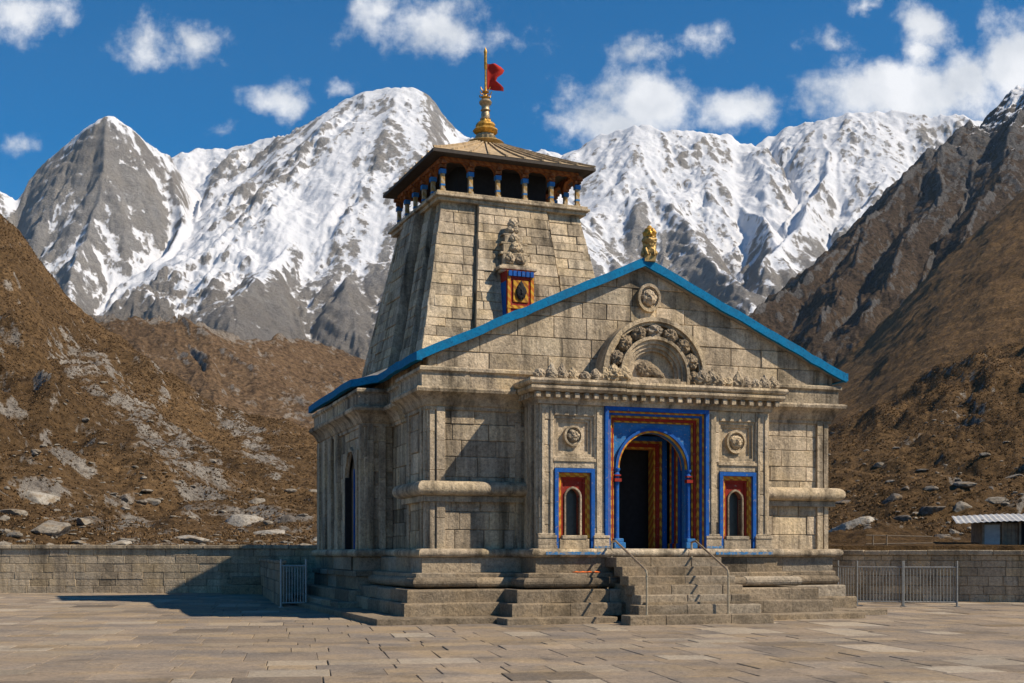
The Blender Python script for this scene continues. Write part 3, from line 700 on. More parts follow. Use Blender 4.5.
# doorway of the left flank: stone frames, a pointed head, painted leaf
def arch_panel(mb, O, ex, ey, w0, w1, z0, z1, cx, r, zs, th, n=20, point=0.0, tint=0.0, mi=0):
    """a slab with a round (or pointed) opening down to z0; front face on the plane, thickness th going back"""
    O, ex, ey = Vector(O), Vector(ex).normalized(), Vector(ey).normalized(); nn = ex.cross(ey).normalized()
    W = lambda a, b, d: O + ex * a + ey * b + nn * d
    arc = [(cx - r, z0)]
    for i in range(n + 1):
        a = math.pi - math.pi * i / n; x, z = math.cos(a), math.sin(a)
        arc.append((cx + r * x, zs + r * z * (1 + point * (1 - abs(x)) ** 1.2)))
    arc.append((cx + r, z0))
    top = [(w0, z0)] + [(w0 + (w1 - w0) * (i / n), z1) for i in range(n + 1)] + [(w1, z0)]
    k = len(arc)
    pts = [W(*p, 0) for p in arc] + [W(*p, 0) for p in top] + [W(*p, -th) for p in arc] + [W(*p, -th) for p in top]
    fc = []
    for i in range(k - 1):
        fc.append((i, i + 1, k + i + 1, k + i)); fc.append((2 * k + i + 1, 2 * k + i, 3 * k + i, 3 * k + i + 1))
        fc.append((i + 1, i, 2 * k + i, 2 * k + i + 1)); fc.append((k + i, k + i + 1, 3 * k + i + 1, 3 * k + i))
    fc += [(0, k, 3 * k, 2 * k), (2 * k - 1, k - 1, 3 * k - 1, 4 * k - 1)]
    mb.add(pts, fc, tint, mi)
m = TB(); A = (-.6, 11.5, 0); d = (0, -1, 0); c = 11.5 - sum(DOOR_V) / 2
arch_panel(m, (-.66, 11.5, 0), d, Z3, c - 1.0, c + 1.0, 1.76, 4.62, c, .78, 3.75, .06, point=.3)
arch_panel(m, (-.595, 11.5, 0), d, Z3, c - .95, c + .95, 1.76, 4.62, c, .70, 3.75, .05, point=.3, tint=-.1)
sdw = m.build('side_doorway', M['stone'])
m = TB(); m.box(-.22, -.16, DOOR_V[0], DOOR_V[1], 1.5, 4.7); m.build('door_leaf', M['wood_dark'], sdw)
m = TB(); m.box(-.652, -.2, 7.02, 7.30, 1.77, 3.9); m.build('door_shade_box', M['dark'], sdw)  # near-black box over the far jamb, imitates the shade in the opening
m = TB(); m.box(-.60, -.53, 6.02, 6.10, 1.77, 4.1); m.build('door_post', M['blue'], sdw)
# --- half-round belt at mid height
m = TB(); BELT = [(.22, 2.4), (.22, 2.05), (0, 2.05), (0, 0), (2.55, 0)]; BELR = [(8.95, 0), (11.5, 0), (11.5, 2.05), (11.28, 2.05), (11.28, 2.4)]
for i, b in enumerate((BELT, BELR)):
    m = TB(); moulding(m, b, round_prof(.34, 3.08, 3.44, .03, 8), 40 + i, (1.2, 2.2)); moulding(m, b, step_prof(.13, 2.93, 3.08, .03, .02), 44 + i, (1.2, 2.2))
    m.build('belt_moulding', M['stone'], smooth=True)
# --- cornice, fascia
CP = PLAN
CORN = [(0, 5.20), (.06, 5.22), (.06, 5.30), (.10, 5.33), (.13, 5.42), (.20, 5.52), (.30, 5.60), (.36, 5.63), (.38, 5.70), (.36, 5.745), (0, 5.76)]
for k_ in (range(6, 15), range(0, 9)):
    m = TB(); moulding(m, PLAN, CORN, 50, (1.0, 2.0), skip=tuple(k_)); m.build('cornice', M['stone'], smooth=True, angle=30)
MAIN = [(-.6, 11.5), (-.6, 4.6), (.22, 4.6), (.22, 2.05), (0, 2.05), (0, 0), (11.5, 0), (11.5, 2.05), (11.28, 2.05), (11.28, 4.6), (12.1, 4.6), (12.1, 11.5)]
FAS = [(-.2, 5.755), (.20, 5.758), (.20, 6.10), (.22, 6.13), (.27, 6.16), (.27, 6.23), (.24, 6.26), (-.2, 6.28)]
m = TB(); moulding(m, MAIN, FAS, 51, (.9, 1.7)); m.build('parapet_course', M['stone'])
# --- gable wall and the flank walls under the roof
RU, RZ, SL = 5.75, 9.12, .452
def roof_z(u): return RZ - SL * abs(u - RU)
m = TB()
ashlar(m, (0, -.13, 0), (1, 0, 0), Z3, [(-.05, 6.24), (11.55, 6.24), (11.55, roof_z(11.55)), (RU, RZ), (-.05, roof_z(-.05))], 71, ch=(.36, .58), bw=(.6, 1.7), tint=.13, jit=.007)
ashlar(m, (.05, 11.5, 0), (0, -1, 0), Z3, [(0, 6.2), (11.4, 6.2), (11.4, 6.55), (0, 6.55)], 72)
ashlar(m, (11.45, 0, 0), (0, 1, 0), Z3, [(0, 6.2), (11.4, 6.2), (11.4, 6.55), (0, 6.55)], 73)
m.build('gable_wall', M['stone'])
# --- roof: slabs, turquoise edge boards
EV = [(-.27, -.30), (-.27, 2.2), (-.2, 4.2), (-.82, 4.9), (-.82, 11.8)]
m = TB()
for sgn in (0, 1):
    e = [(u if not sgn else 2 * RU - u, v, roof_z(u) + (.0 if i < 3 else .22)) for i, (u, v) in enumerate(EV)]
    r = [(RU, v, RZ) for _, v in EV]
    k = len(e); up = .16
    pts = e + r + [(a, b, c + up) for a, b, c in e] + [(a, b, c + up) for a, b, c in r]
    fc = []
    for i in range(k - 1):
        fc += [(2 * k + i, 2 * k + i + 1, 3 * k + i + 1, 3 * k + i), (i + 1, i, k + i, k + i + 1), (i, i + 1, 2 * k + i + 1, 2 * k + i)]
    fc += [(0, 2 * k, 3 * k, k), (k - 1, 2 * k - 1, 4 * k - 1, 3 * k - 1)]
    m.add(pts, fc)
roof = m.build('roof', M['roof_slate'])
def sweep_board(mb, path, lo, hi, ins, outs):
    """a board following a 3D edge: ins/outs are plan offsets per point"""
    k = len(path); pts = []
    for (u, v, z), i_, o_ in zip(path, ins, outs):
        pts += [(u + i_[0], v + i_[1], z + lo), (u + o_[0], v + o_[1], z + lo), (u + o_[0], v + o_[1], z + hi), (u + i_[0], v + i_[1], z + hi)]
    fc = []
    for i in range(k - 1):
        for j in range(4): fc.append((i * 4 + j, (i + 1) * 4 + j, (i + 1) * 4 + (j + 1) % 4, i * 4 + (j + 1) % 4))
    fc += [(3, 2, 1, 0), tuple((k - 1) * 4 + j for j in range(4))]
    mb.add(pts, fc)
for sgn in (-1, 1):
    m = TB(); n_ = 22; rr = random.Random(8 + sgn)
    pth = [(RU + sgn * t * 6.1, -.30, roof_z(RU + t * 6.1) + rr.gauss(0, .012) * (0 < t < 1)) for t in [i / n_ for i in range(n_ + 1)]]
    sweep_board(m, pth, .0, .235, [(0, .03)] * (n_ + 1), [(0, -.08)] * (n_ + 1))
    m.build('rake_board', M['trim'], roof)
    m = TB(); e = [(u, v, roof_z(u) + (.0 if i < 3 else .22)) for i, (u, v) in enumerate(EV)]
    ee = []
    for a, b in zip(e[:-1], e[1:]):
        for t in range(5): ee.append(tuple(x + (y - x) * t / 5 for x, y in zip(a, b)))
    ee.append(e[-1]); ee[0] = (ee[0][0], -.385, ee[0][2])
    ee = [(u if sgn < 0 else 2 * RU - u, v, z + rr.gauss(0, .015)) for u, v, z in ee]
    sweep_board(m, ee, -.02, .19, [(-.02 * sgn, 0)] * len(ee), [(sgn * .12, 0)] * len(ee))
    m.build('eave_board', M['trim'], roof)

# --- porch
PV = -1.1
m = TB(); PT, PZ = 5.34, 1.76
# outer side walls and returns
for (u, dr) in ((2.55, -1), (8.95, 1)):
    ashlar(m, (u, 0 if dr < 0 else PV, 0), (0, dr, 0), Z3, [(0, PZ), (1.1, PZ), (1.1, PT), (0, PT)], 80 + dr, tint=.06)
    for v0, v1, o in ((-1.02, -.86, .07), (-.72, -.5, .1), (-.34, -.12, .06)):
        m.box(u - o if dr < 0 else u - .02, u + .02 if dr < 0 else u + o, v0, v1, PZ, PT, random.gauss(0, .05))
NL, NR, DW = (2.93, 4.0), (7.5, 8.57), (4.27, 7.18)
def pane(u0, u1, z0, z1, s, **k): ashlar(m, (u0, PV, 0), (1, 0, 0), Z3, [(0, z0), (u1 - u0, z0), (u1 - u0, z1), (0, z1)], s, ch=(.5, .9), bw=(.9, 2.2), tint=.06, jit=.004, thick=.3, **k)
for s, (u0, u1, z0, z1) in enumerate(((2.57, 2.93, PZ, PT), (4.0, 4.27, PZ, PT), (7.18, 7.5, PZ, PT), (8.57, 8.93, PZ, PT), (2.93, 4.0, 3.75, 4.05), (7.5, 8.57, 3.75, 4.05), (2.93, 4.0, 5.06, PT), (7.5, 8.57, 5.06, PT))):
    if s == 1: porch_side = m; m = TB()
    if s == 3: m.build('porch_pier', M['stone_pale']); m = porch_side
    pane(u0, u1, z0, z1, 90 + s)
# sunk panels above the niches: stepped frame and back
for (u0, u1) in (NL, NR):
    for i, (a, dp) in enumerate(((0, .05), (.07, .10))):
        b = a + .07 - .0; z0, z1 = 4.05 + a, 5.06 - a; x0, x1 = u0 + a, u1 - a
        m.box(x0, x0 + .07, PV + dp, PV + .3, z0, z1); m.box(x1 - .07, x1, PV + dp, PV + .3, z0, z1)
        m.box(x0 + .07, x1 - .07, PV + dp, PV + .3, z0, z0 + .07); m.box(x0 + .07, x1 - .07, PV + dp, PV + .3, z1 - .07, z1)
    m.box(u0 + .14, u1 - .14, PV + .15, PV + .32, 4.19, 4.92, .03)
# slim raised mouldings between the panels
for u0, u1 in ((2.60, 2.66), (2.82, 2.88), (4.06, 4.20), (7.26, 7.40), (8.63, 8.69), (8.84, 8.90)):
    m.box(u0, u1, PV - .035, PV + .05, PZ + .34, PT - .1, random.gauss(0, .03))
m.box(2.9, 4.03, PV - .03, PV + .04, 3.93, 4.0); m.box(7.47, 8.6, PV - .03, PV + .04, 3.93, 4.0)
porch = m.build('porch', M['stone_pale'])
# pier footings
for u0, u1 in ((2.5, 2.94), (3.99, 4.36), (7.12, 7.51), (8.56, 9.0)):
    m = TB()
    for z0, z1, o in ((1.755, 1.84, .12), (1.84, 2.02, .08), (2.02, 2.09, .10), (2.09, 2.14, .05)):
        m.box(u0 - o * .3, u1 + o * .3, PV - o, PV + .05, z0, z1, random.gauss(0, .04))
    m.build('pier_base', M['stone_pale'], porch, bevel=.012)
for u0, u1, o, z0, z1 in ((2.6, 4.15, .305, 1.61, 1.68), (7.25, 8.9, .305, 1.61, 1.68), (3.95, 4.40, .122, 1.77, 1.83), (7.08, 7.55, .122, 1.77, 1.83)):
    m = TB(); m.box(u0, u1, PV - o - .008, PV - o + .006, z0, z1); m.build('blue_painted_band', M['worn_blue'], porch)
def band(name, u0, u1, z0, z1, w, v0, v1, mat, parent):
    b = TB(); b.box(u0, u0 + w, v0, v1, z0, z1); b.box(u1 - w, u1, v0, v1, z0, z1); b.box(u0 + w, u1 - w, v0, v1, z1 - w, z1)
    return b.build(name, mat, parent, bevel=.006)
# main doorway
a0, a1 = DW
dw = band('doorway', a0, a1, 1.76, 5.33, .10, PV - .07, PV + .5, M['blue'], temple)
e = .10; 
for w, dp, nm, mt in ((.045, .02, 'yellow_band', 'orange'), (.055, .05, 'blue_band', 'blue'), (.05, .10, 'yellow_band', 'yellow'), (.07, .17, 'red_band', 'red'), (.04, .22, 'yellow_band', 'yellow')):
    band(nm, a0 + e, a1 - e, 1.76, 5.33 - e, w, PV + dp, PV + .55, M[mt], dw); e += w
x0, x1, zt = a0 + e, a1 - e, 5.33 - e
m = TB(); cxd = (x0 + x1) / 2; rd = (x1 - x0) / 2 - .17
arch_panel(m, (0, PV + .28, 0), (1, 0, 0), Z3, x0, x1, 1.76, zt, cxd, rd, 3.80, .16, 28); spn = m.build('arch_spandrel', M['skyblue'], dw)
def arc_ring(mb, O, cx, zs, r0, r1, v0, v1, n=32, a0=0.0, a1=math.pi, mi=0, tint=0):
    pts = []
    for i in range(n + 1):
        a = a0 + (a1 - a0) * i / n
        for r, v in ((r0, v0), (r1, v0), (r1, v1), (r0, v1)): pts.append((cx + r * math.cos(a), v, zs + r * math.sin(a)))
    fc = [(i * 4 + j, (i + 1) * 4 + j, (i + 1) * 4 + (j + 1) % 4, i * 4 + (j + 1) % 4) for i in range(n) for j in range(4)] + [(0, 1, 2, 3), (n * 4 + 3, n * 4 + 2, n * 4 + 1, n * 4)]
    mb.add(pts, fc, tint, mi)
m = TB(); arc_ring(m, 0, cxd, 3.80, rd + .005, rd + .055, PV + .24, PV + .5); m.build('arch_moulding', M['orange'], dw)
m = TB(); arc_ring(m, 0, cxd, 3.80, rd + .06, rd + .13, PV + .20, PV + .5); m.build('arch_moulding', M['blue'], dw)
for s_ in (-1, 1):     # slim painted shafts with capitals and feet under the arch
    m = TB(); x = cxd + s_ * (rd + .085)
    m.lathe([(.075, 2.0), (.06, 2.08), (.055, 3.55), (.06, 3.6), (.085, 3.64), (.05, 3.7), (.09, 3.76), (.09, 3.80)], (x, PV + .24, 0), 12)
    sh = m.build('painted_shaft', M['blue'], dw, smooth=True)
    m = TB(); m.box(x - .09, x + .09, PV + .13, PV + .27, 3.46, 3.54); m.box(x - .08, x + .08, PV + .14, PV + .27, 3.60, 3.64); m.build('capital', M['red'], sh)
    m = TB(); m.box(x - .16, x + .16, PV + .02, PV + .3, 1.762, 1.92); m.box(x - .12, x + .12, PV + .06, PV + .3, 1.92, 2.02); m.build('foot', M['skyblue'], sh, bevel=.02)
# vestibule
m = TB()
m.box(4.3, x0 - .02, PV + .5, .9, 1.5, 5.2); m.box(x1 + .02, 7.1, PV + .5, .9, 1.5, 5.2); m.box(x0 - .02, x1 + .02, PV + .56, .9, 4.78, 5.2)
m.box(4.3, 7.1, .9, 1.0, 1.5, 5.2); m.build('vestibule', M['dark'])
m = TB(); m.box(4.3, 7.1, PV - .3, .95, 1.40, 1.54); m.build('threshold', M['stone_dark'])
iw = band('inner_doorway', 4.62, 6.62, 1.54, 4.74, .12, .15, .6, M['blue'], temple)
for i, (w, dp, mt) in enumerate(((.06, .20, 'yellow'), (.10, .24, 'red'), (.05, .28, 'orange'))):
    o_ = .12 + (0, .06, .16)[i]; band('inner_band', 4.62 + o_, 6.62 - o_, 1.54, 4.74 - o_, w, dp, .61, M[mt], iw)
for v, mt, w in ((-.50, 'blue', .08), (-.36, 'orange', .05), (-.26, 'red', .06), (-.14, 'blue', .08), (-.0, 'orange', .06)):
    m = TB(); m.box(x1 - .17, x1 + .03, v, v + w, 1.54, 4.7); m.box(x1 - .21, x1 + .03, v - .02, v + w + .02, 1.54, 1.9); m.build('painted_post', M[mt], iw, bevel=.01)
# niche windows
for (u0, u1) in (NL, NR):
    nw = band('niche_window', u0, u1, 1.76, 3.75, .10, PV - .05, PV + .3, M['blue'], temple)
    e = .10
    for w, dp, nm, mt in ((.07, .03, 'orange_band', 'orange'), (.035, .06, 'yellow_band', 'yellow'), (.055, .10, 'red_band', 'red')):
        band(nm, u0 + e, u1 - e, 2.02, 3.75 - e, w, PV + dp, PV + .4, M[mt], nw); e += w
    c = (u0 + u1) / 2
    m = TB(); arch_panel(m, (0, PV + .15, 0), (1, 0, 0), Z3, u0 + e, u1 - e, 2.1, 3.75 - e, c, .19, 3.05, .25, 20, .12); m.build('niche_lining', M['red'], nw)
    m = TB()
    for i in range(18):
        pass
        m = TB()
    n_ = 22; pts = []
    prof = [(c - .19, 2.1)] + [(c + .19 * math.cos(math.pi - math.pi * i / n_), 3.05 + .19 * math.sin(math.pi * i / n_) * (1 + .12 * (1 - abs(math.cos(math.pi * i / n_))) ** 1.2)) for i in range(n_ + 1)] + [(c + .19, 2.1)]
    prof2 = [(c + (x - c) * 1.22, 2.1 if k in (0, len(prof) - 1) else 3.05 + (z - 3.05) * 1.22) for k, (x, z) in enumerate(prof)]
    for (x, z), (X_, Z_) in zip(prof, prof2): pts += [(x, PV + .08, z), (X_, PV + .08, Z_), (X_, PV + .3, Z_), (x, PV + .3, z)]
    m.add(pts, [(i * 4 + j, i * 4 + (j + 1) % 4, (i + 1) * 4 + (j + 1) % 4, (i + 1) * 4 + j) for i in range(len(prof) - 1) for j in range(4)] + [(0, 3, 2, 1), tuple((len(prof) - 1) * 4 + j for j in range(4))])
    m.build('niche_arch', M['stone'], nw)
    m = TB(); m.box(u0 + .1, u1 - .1, PV + .32, PV + .36, 1.8, 3.6); m.build('window_pane', M['glass'], nw)
    m = TB(); m.box(u0 + .14, u1 - .14, PV - .02, PV + .35, 1.76, 2.0); m.box(u0 + .2, u1 - .2, PV - .04, PV + .35, 2.0, 2.09, .05); m.build('sill', M['stone_pale'], nw, bevel=.012)
# porch cornice with dentils
m = TB(); PP = [(2.55, .0), (2.55, PV), (8.95, PV), (8.95, .0)]
moulding(m, PP, [(-.1, 5.33), (.07, 5.335), (.09, 5.42), (.12, 5.46), (.12, 5.60), (-.1, 5.61)], 61, (1.2, 2.4))
moulding(m, PP, [(-.1, 5.612), (.27, 5.615), (.33, 5.68), (.33, 5.74), (.29, 5.76), (.36, 5.80), (.39, 5.86), (.37, 5.92), (-.1, 5.93)], 62, (1.2, 2.4))
m.prism([(2.5, 0), (2.5, PV - .05), (9.0, PV - .05), (9.0, 0)], 5.58, 5.925)
pc = m.build('porch_cornice', M['stone'])
m = TB(); rg = random.Random(4)
n_ = 27
for i in range(n_):
    u = 2.42 + (9.08 - 2.42) * i / (n_ - 1); m.box(u - .062, u + .062, PV - .255, PV - .10, 5.47, 5.608, rg.gauss(0, .06))
for u0, u1 in ((2.295, 2.45), (9.05, 9.205)):
    m.build('dentil_row', M['stone'], pc, bevel=.012); m = TB()
    for i in range(5): m.box(u0, u1, -1.01 + i * .24, -.89 + i * .24, 5.47, 5.608)
m.build('dentil_row', M['stone'], pc, bevel=.012)
# carved work ----------------------------------------------------
def lump(seed, sx, sy, sz, pointed=0.0, face=False, sub=4):
    bm = bmesh.new(); bmesh.ops.create_icosphere(bm, subdivisions=sub, radius=1.0)
    rng = np.random.RandomState(seed); off = rng.rand(3) * 50
    co = np.array([v.co for v in bm.verts])
    n1 = fbm(co[:, 0] * 1.9 + co[:, 1] * .9 + off[0], co[:, 2] * 1.9 - co[:, 1] * 1.1 + off[1], seed, 4, .6)
    n2 = fbm(co[:, 0] * 3.1 + off[1], co[:, 2] * 3.3 + co[:, 1] * 2 + off[2], seed + 3, 3, .6, True)
    r = 1 + .30 * n1 + .26 * n2
    if face:     # brow, eye hollows, nose and jaw on the -y side
        x, y, z = co.T; fr = np.clip(-y, 0, 1)
        for ex in (-.38, .38): r = r - .26 * fr * np.exp(-((x - ex) ** 2 + (z - .12) ** 2) / .03); r = r + .16 * fr * np.exp(-((x - ex) ** 2 + (z - .42) ** 2) / .03)
        r = r + .30 * fr * np.exp(-(x ** 2 / .02 + (z + .08) ** 2 / .06)); r = r - .2 * fr * np.exp(-(x ** 2 / .1 + (z + .5) ** 2 / .01))
        r = r + .16 * np.exp(-((np.abs(x) - .85) ** 2 + (z - .1) ** 2) / .04)
    co = co * r[:, None]
    if pointed: co[:, 2] = np.where(co[:, 2] > 0, co[:, 2] * (1 + pointed * np.clip(1 - np.hypot(co[:, 0], co[:, 1]), 0, 1)), co[:, 2]); 
    co = co * np.array([sx, sy, sz])
    fs = [tuple(v.index for v in f.verts) for f in bm.faces]; bm.free(); return co, fs
def carve(name, u, v, z, size, seed, parent, mat, pointed=0.0, face=True, rot=0.0, base=True):
    m = TB(); co, fs = lump(seed, size * .5, size * .42, size * .5, pointed, face)
    c, s = math.cos(rot), math.sin(rot)
    co = np.stack([co[:, 0] * c - co[:, 2] * s, co[:, 1], co[:, 0] * s + co[:, 2] * c], -1)
    m.add([(u + p[0], v + p[1], z + p[2]) for p in co], fs, (seed * 37 % 11 - 5) * .02)
    return m.build(name, mat, parent, smooth=True, angle=24)
rg = random.Random(12)
us = [2.5 + i * .295 for i in range(7)] + [7.2 + i * .262 for i in range(8)]
for i, u in enumerate(us):
    sz = rg.uniform(.25, .32) * (1.05 if i in (1, 3, 5, 8, 10) else .92)
    carve('parapet_carving', u + rg.uniform(-.02, .02), PV - .1 + rg.uniform(-.03, .03), 5.92 + sz * .40, sz, 100 + i, pc, M['stone'], pointed=rg.choice((0.1, .7, .9)), face=i % 2 == 0)
for u0, u1 in ((2.35, 4.5), (7.0, 9.15)): m = TB(); m.box(u0, u1, -.90, -.75, 5.926, 6.02); m.build('parapet_back', M['stone'], pc, bevel=.03)
# tympanum arch over the porch
ac, az, AV = 5.88, 6.26, .38
m = TB()
def ring(r0, r1, v0, tint=0.0):
    arc_ring(m, 0, ac, az, r0, r1, v0 + AV, .05, 40, tint=tint)
    for s_ in (-1, 1):
        if r0 > 0: m.box(ac + min(s_ * r0, s_ * r1), ac + max(s_ * r0, s_ * r1), v0 + AV, .05, 5.93, az, tint)
    if r0 == 0: m.box(ac - r1, ac + r1, v0 + AV, .05, 5.93, az, tint)
ring(1.36, 1.47, -1.12, 0.0); ring(1.28, 1.36, -1.05, -.05)
ring(.98, 1.28, -.90, -.08)
ring(.90, .98, -1.10, 0.0); ring(.80, .90, -1.03, .04)
ring(.70, .80, -.97, 0.0); ring(.62, .70, -.92, -.04)
ring(.0, .62, -.82, .05)
m.box(ac - .86, ac + .86, -1.12 + AV, -.8 + AV, 5.932, 6.10); m.box(ac - .72, ac + .72, -1.06 + AV, -.8 + AV, 6.10, 6.17, .05)
tym = m.build('arched_tympanum', M['stone'])
for i in range(9):
    a = math.pi * (-.02 + 1.04 * i / 8); carve('carved_head', ac + 1.13 * math.cos(a), -.98 + AV, az + 1.13 * math.sin(a), .35, 130 + i, tym, M['stone_dark'], rot=a - math.pi / 2)
for i, u in enumerate((ac - 1.38, ac - 1.12, ac + 1.12, ac + 1.38)): carve('carved_figure', u, -1.17, 6.11, .36, 150 + i, tym, M['stone'], pointed=.4)
m = TB(); co, fs = lump(161, .26, .12, .24, .0, True); m.add([(ac - .18 + p[0] * .8, -.86 + AV + p[1] * .8, az + .16 + p[2] * .8) for p in co], fs)
co, fs = lump(162, .30, .09, .12); m.add([(ac + .02 + p[0], -.87 + AV + p[1], az + .10 + p[2] - p[0] * .4) for p in co], fs)
m.build('carved_relief', M['stone_dark'], tym, smooth=True)
# round face medallion in the gable, two medallions in the porch panels
def medallion(name, u, v, z, r, seed, parent, mat, face=True, oval=1.12):
    m = TB(); n_ = 28
    for (ra, rb, d) in ((.80, 1.0, .13), (.70, .80, .07), (0, .70, .03)):
        pts = []
        for i in range(n_):
            a = 2 * math.pi * i / n_
            for q, dd in ((ra, d), (rb, d), (rb, -.1), (ra, -.1)): pts.append((u + q * r * math.cos(a), v - dd, z + q * r * oval * math.sin(a)))
        m.add(pts, [(i * 4 + j, i * 4 + (j + 1) % 4, ((i + 1) % n_) * 4 + (j + 1) % 4, ((i + 1) % n_) * 4 + j) for i in range(n_) for j in range(4)])
    o = m.build(name, mat, parent, smooth=True, angle=30)
    carve('carved_face', u, v - .05, z, r * 1.12, seed, o, mat, face=face); return o
medallion('carved_medallion', 5.92, -.13, 8.33, .33, 170, temple, M['stone'])
medallion('panel_medallion', 3.46, PV + .15, 4.57, .25, 171, temple, M['stone_pale'], oval=1.05); medallion('panel_medallion', 8.03, PV + .15, 4.55, .29, 172, temple, M['stone_pale'], oval=1.05)
# --- front stair
st = None
for k in range(7):
    z = 1.54 - .22 * k; v1 = -1.95 - .355 * k
    u0, u1 = {5: (4.0, 7.22), 6: (3.62, 7.35)}.get(k, (4.22, 7.12))
    m = TB(); q = random.Random(200 + k); x = u0
    while x < u1 - .01:
        w = min(q.uniform(.9, 1.7), u1 - x)
        if u1 - x - w < .4: w = u1 - x
        m.box(x + .003, x + w - .003, v1 + q.gauss(0, .008), -1.2 if k == 0 else v1 + .5, (z - .24 if k < 6 else -.02), z + q.gauss(0, .003), q.gauss(0, .09)); x += w
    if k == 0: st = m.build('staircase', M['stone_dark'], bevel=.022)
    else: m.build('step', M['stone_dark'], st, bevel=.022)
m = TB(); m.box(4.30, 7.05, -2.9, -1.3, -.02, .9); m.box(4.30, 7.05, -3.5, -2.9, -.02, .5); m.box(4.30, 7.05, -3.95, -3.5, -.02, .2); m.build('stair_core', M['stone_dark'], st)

# --- sanctum block behind the hall, under the tower; unseen, sized to throw shade on the left wall
m = TB(); SB = [(1.2, 18.9), (1.2, 11.5)]; SR = [(9.8, 11.5), (9.8, 18.9)]
for i, (a, b) in enumerate(((SB[0], SB[1]), (SR[0], SR[1]), (SR[1], SB[0]))):
    d = Vector((b[0] - a[0], b[1] - a[1], 0)); ashlar(m, (a[0], a[1], 0), d, Z3, [(0, 0), (d.length, 0), (d.length, 7.5), (0, 7.5)], 350 + i, ch=(.36, .60), bw=(.6, 1.4))
sb = m.build('sanctum', M['stone'])
m = TB(); m.add([(.9, 11.6, 7.5), (10.1, 11.6, 7.5), (10.1, 19.1, 7.5), (.9, 19.1, 7.5), (3.4, 11.6, 8.6), (7.6, 11.6, 8.6), (7.6, 17.4, 8.6), (3.4, 17.4, 8.6)], [(3, 2, 1, 0), (0, 1, 5, 4), (1, 2, 6, 5), (2, 3, 7, 6), (3, 0, 4, 7), (4, 5, 6, 7)]); m.build('sanctum_roof', M['roof_slate'], sb)

# --- tower (its plan is turned a little against the hall)
TC = (4.80, 10.30); TT = R(3.0)
class TW(TB):
    def build(s, name, mats, parent=None, **k):
        c, q = math.cos(TT), math.sin(TT)
        s.v = [(TC[0] + x * c - y * q, TC[1] + x * q + y * c, z) for x, y, z in s.v]
        return TB.build(s, name, mats, parent, **k)
TZ0, TZ1 = 5.6, 12.71
def half(z): return 3.30 + (z - 7.97) / (12.83 - 7.97) * (2.35 - 3.30)
m = TW()
def rot4(p, k):
    x, y, z = p
    for _ in range(k): x, y = -y, x
    return (x, y, z)
for k in range(4):
    h0, h1 = half(TZ0), half(TZ1)
    # corner strips, deep slots and a proud centre
    segs = ((-1, -.52, 0.0), (-.52, -.495, -.05), (-.495, .495, .13), (.495, .52, -.05), (.52, 1, 0.0)) if k % 2 == 0 else ((-1, -.80, 0.0), (-.80, -.72, -.35), (-.72, -.40, .10), (-.40, -.28, -.45), (-.28, .28, .32), (.28, .40, -.45), (.40, .72, .10), (.72, .80, -.35), (.80, 1, 0.0))
    for f0, f1, pr in segs:
        pb0, pb1 = Vector((f0 * h0, -h0 - pr, TZ0)), Vector((f1 * h0, -h0 - pr, TZ0)); pt0, pt1 = Vector((f0 * h1, -h1 - pr, TZ1)), Vector((f1 * h1, -h1 - pr, TZ1))
        mid = (pb0 + pb1) / 2; up = ((pt0 + pt1) / 2 - mid); ex = (pb1 - pb0).normalized()
        ey = Vector((0, up.y, up.z)).normalized(); O = pb0
        q = lambda p: ((p - O).dot(ex), (p - O).dot(ey))
        mm = MB(); ashlar(mm, O, ex, ey, [q(pb0), q(pb1), q(pt1), q(pt0)], 300 + k * 10 + int(f0 * 4), ch=(.26, .42), bw=(.7, 1.5), tint=.12, jit=.012, thick=.2)
        b = len(m.v); m.v += [rot4(p, k) for p in mm.v]; m.t += mm.t; m.f += [tuple(b + i for i in f) for f in mm.f]; m.m += mm.m
    for (f0, f1, pa), (_, _, pb) in zip(segs[:-1], segs[1:]):
        d = .004 if pa > pb else -.004
        pts = [(f1 * h0 - d, -h0 - pa, TZ0), (f1 * h0 - d, -h0 - pb, TZ0), (f1 * h1 - d, -h1 - pb, TZ1), (f1 * h1 - d, -h1 - pa, TZ1)]
        m.add([rot4(p, k) for p in pts], [(0, 1, 2, 3) if pa > pb else (3, 2, 1, 0)], -.1)
m.v = [(x, y * (1 + .17 * (TZ1 - z) / (TZ1 - TZ0)) if y > 0 else y, z) for x, y, z in m.v]
tower = m.build('tower', M['stone_tower'])
# shelf under the gallery
m = TW()
for z0, z1, h in ((12.68, 12.80, 2.56), (12.802, 12.88, 2.66), (12.882, 12.97, 2.60)): m.box(-h, h, -h, h, z0, z1, random.gauss(0, .05))
m.build('tower_cornice', M['stone_tower'], bevel=.02)
# gallery: columns, arcaded frieze, inner wall
GZ0, GZ1, GH = 12.97, 14.10, 2.33
m = TW()
for k in range(4):
    mm = MB()
    for i in range(5):
        w = 2 * GH / 5; a = -GH + i * w
        arch_panel(mm, (0, -GH, 0), (1, 0, 0), Z3, a, a + w, 13.66, GZ1, a + w / 2, w / 2 - .08, 13.68, .12, 14, -.22)
    for i in range(6):
        a = -GH + i * 2 * GH / 5; mm.box(a - .10, a + .10, -GH - .10, -GH + .02, 13.74, 13.84); mm.box(a - .07, a + .07, -GH - .18, -GH + .02, 13.86, 13.97)
    mm.box(-GH - .02, GH + .02, -GH - .06, -GH + .02, 13.985, 14.10)
    b = len(m.v); m.v += [rot4(p, k) for p in mm.v]; m.t += mm.t; m.f += [tuple(b + i for i in f) for f in mm.f]; m.m += mm.m
gal = m.build('tower_gallery', M['woodcarve'])
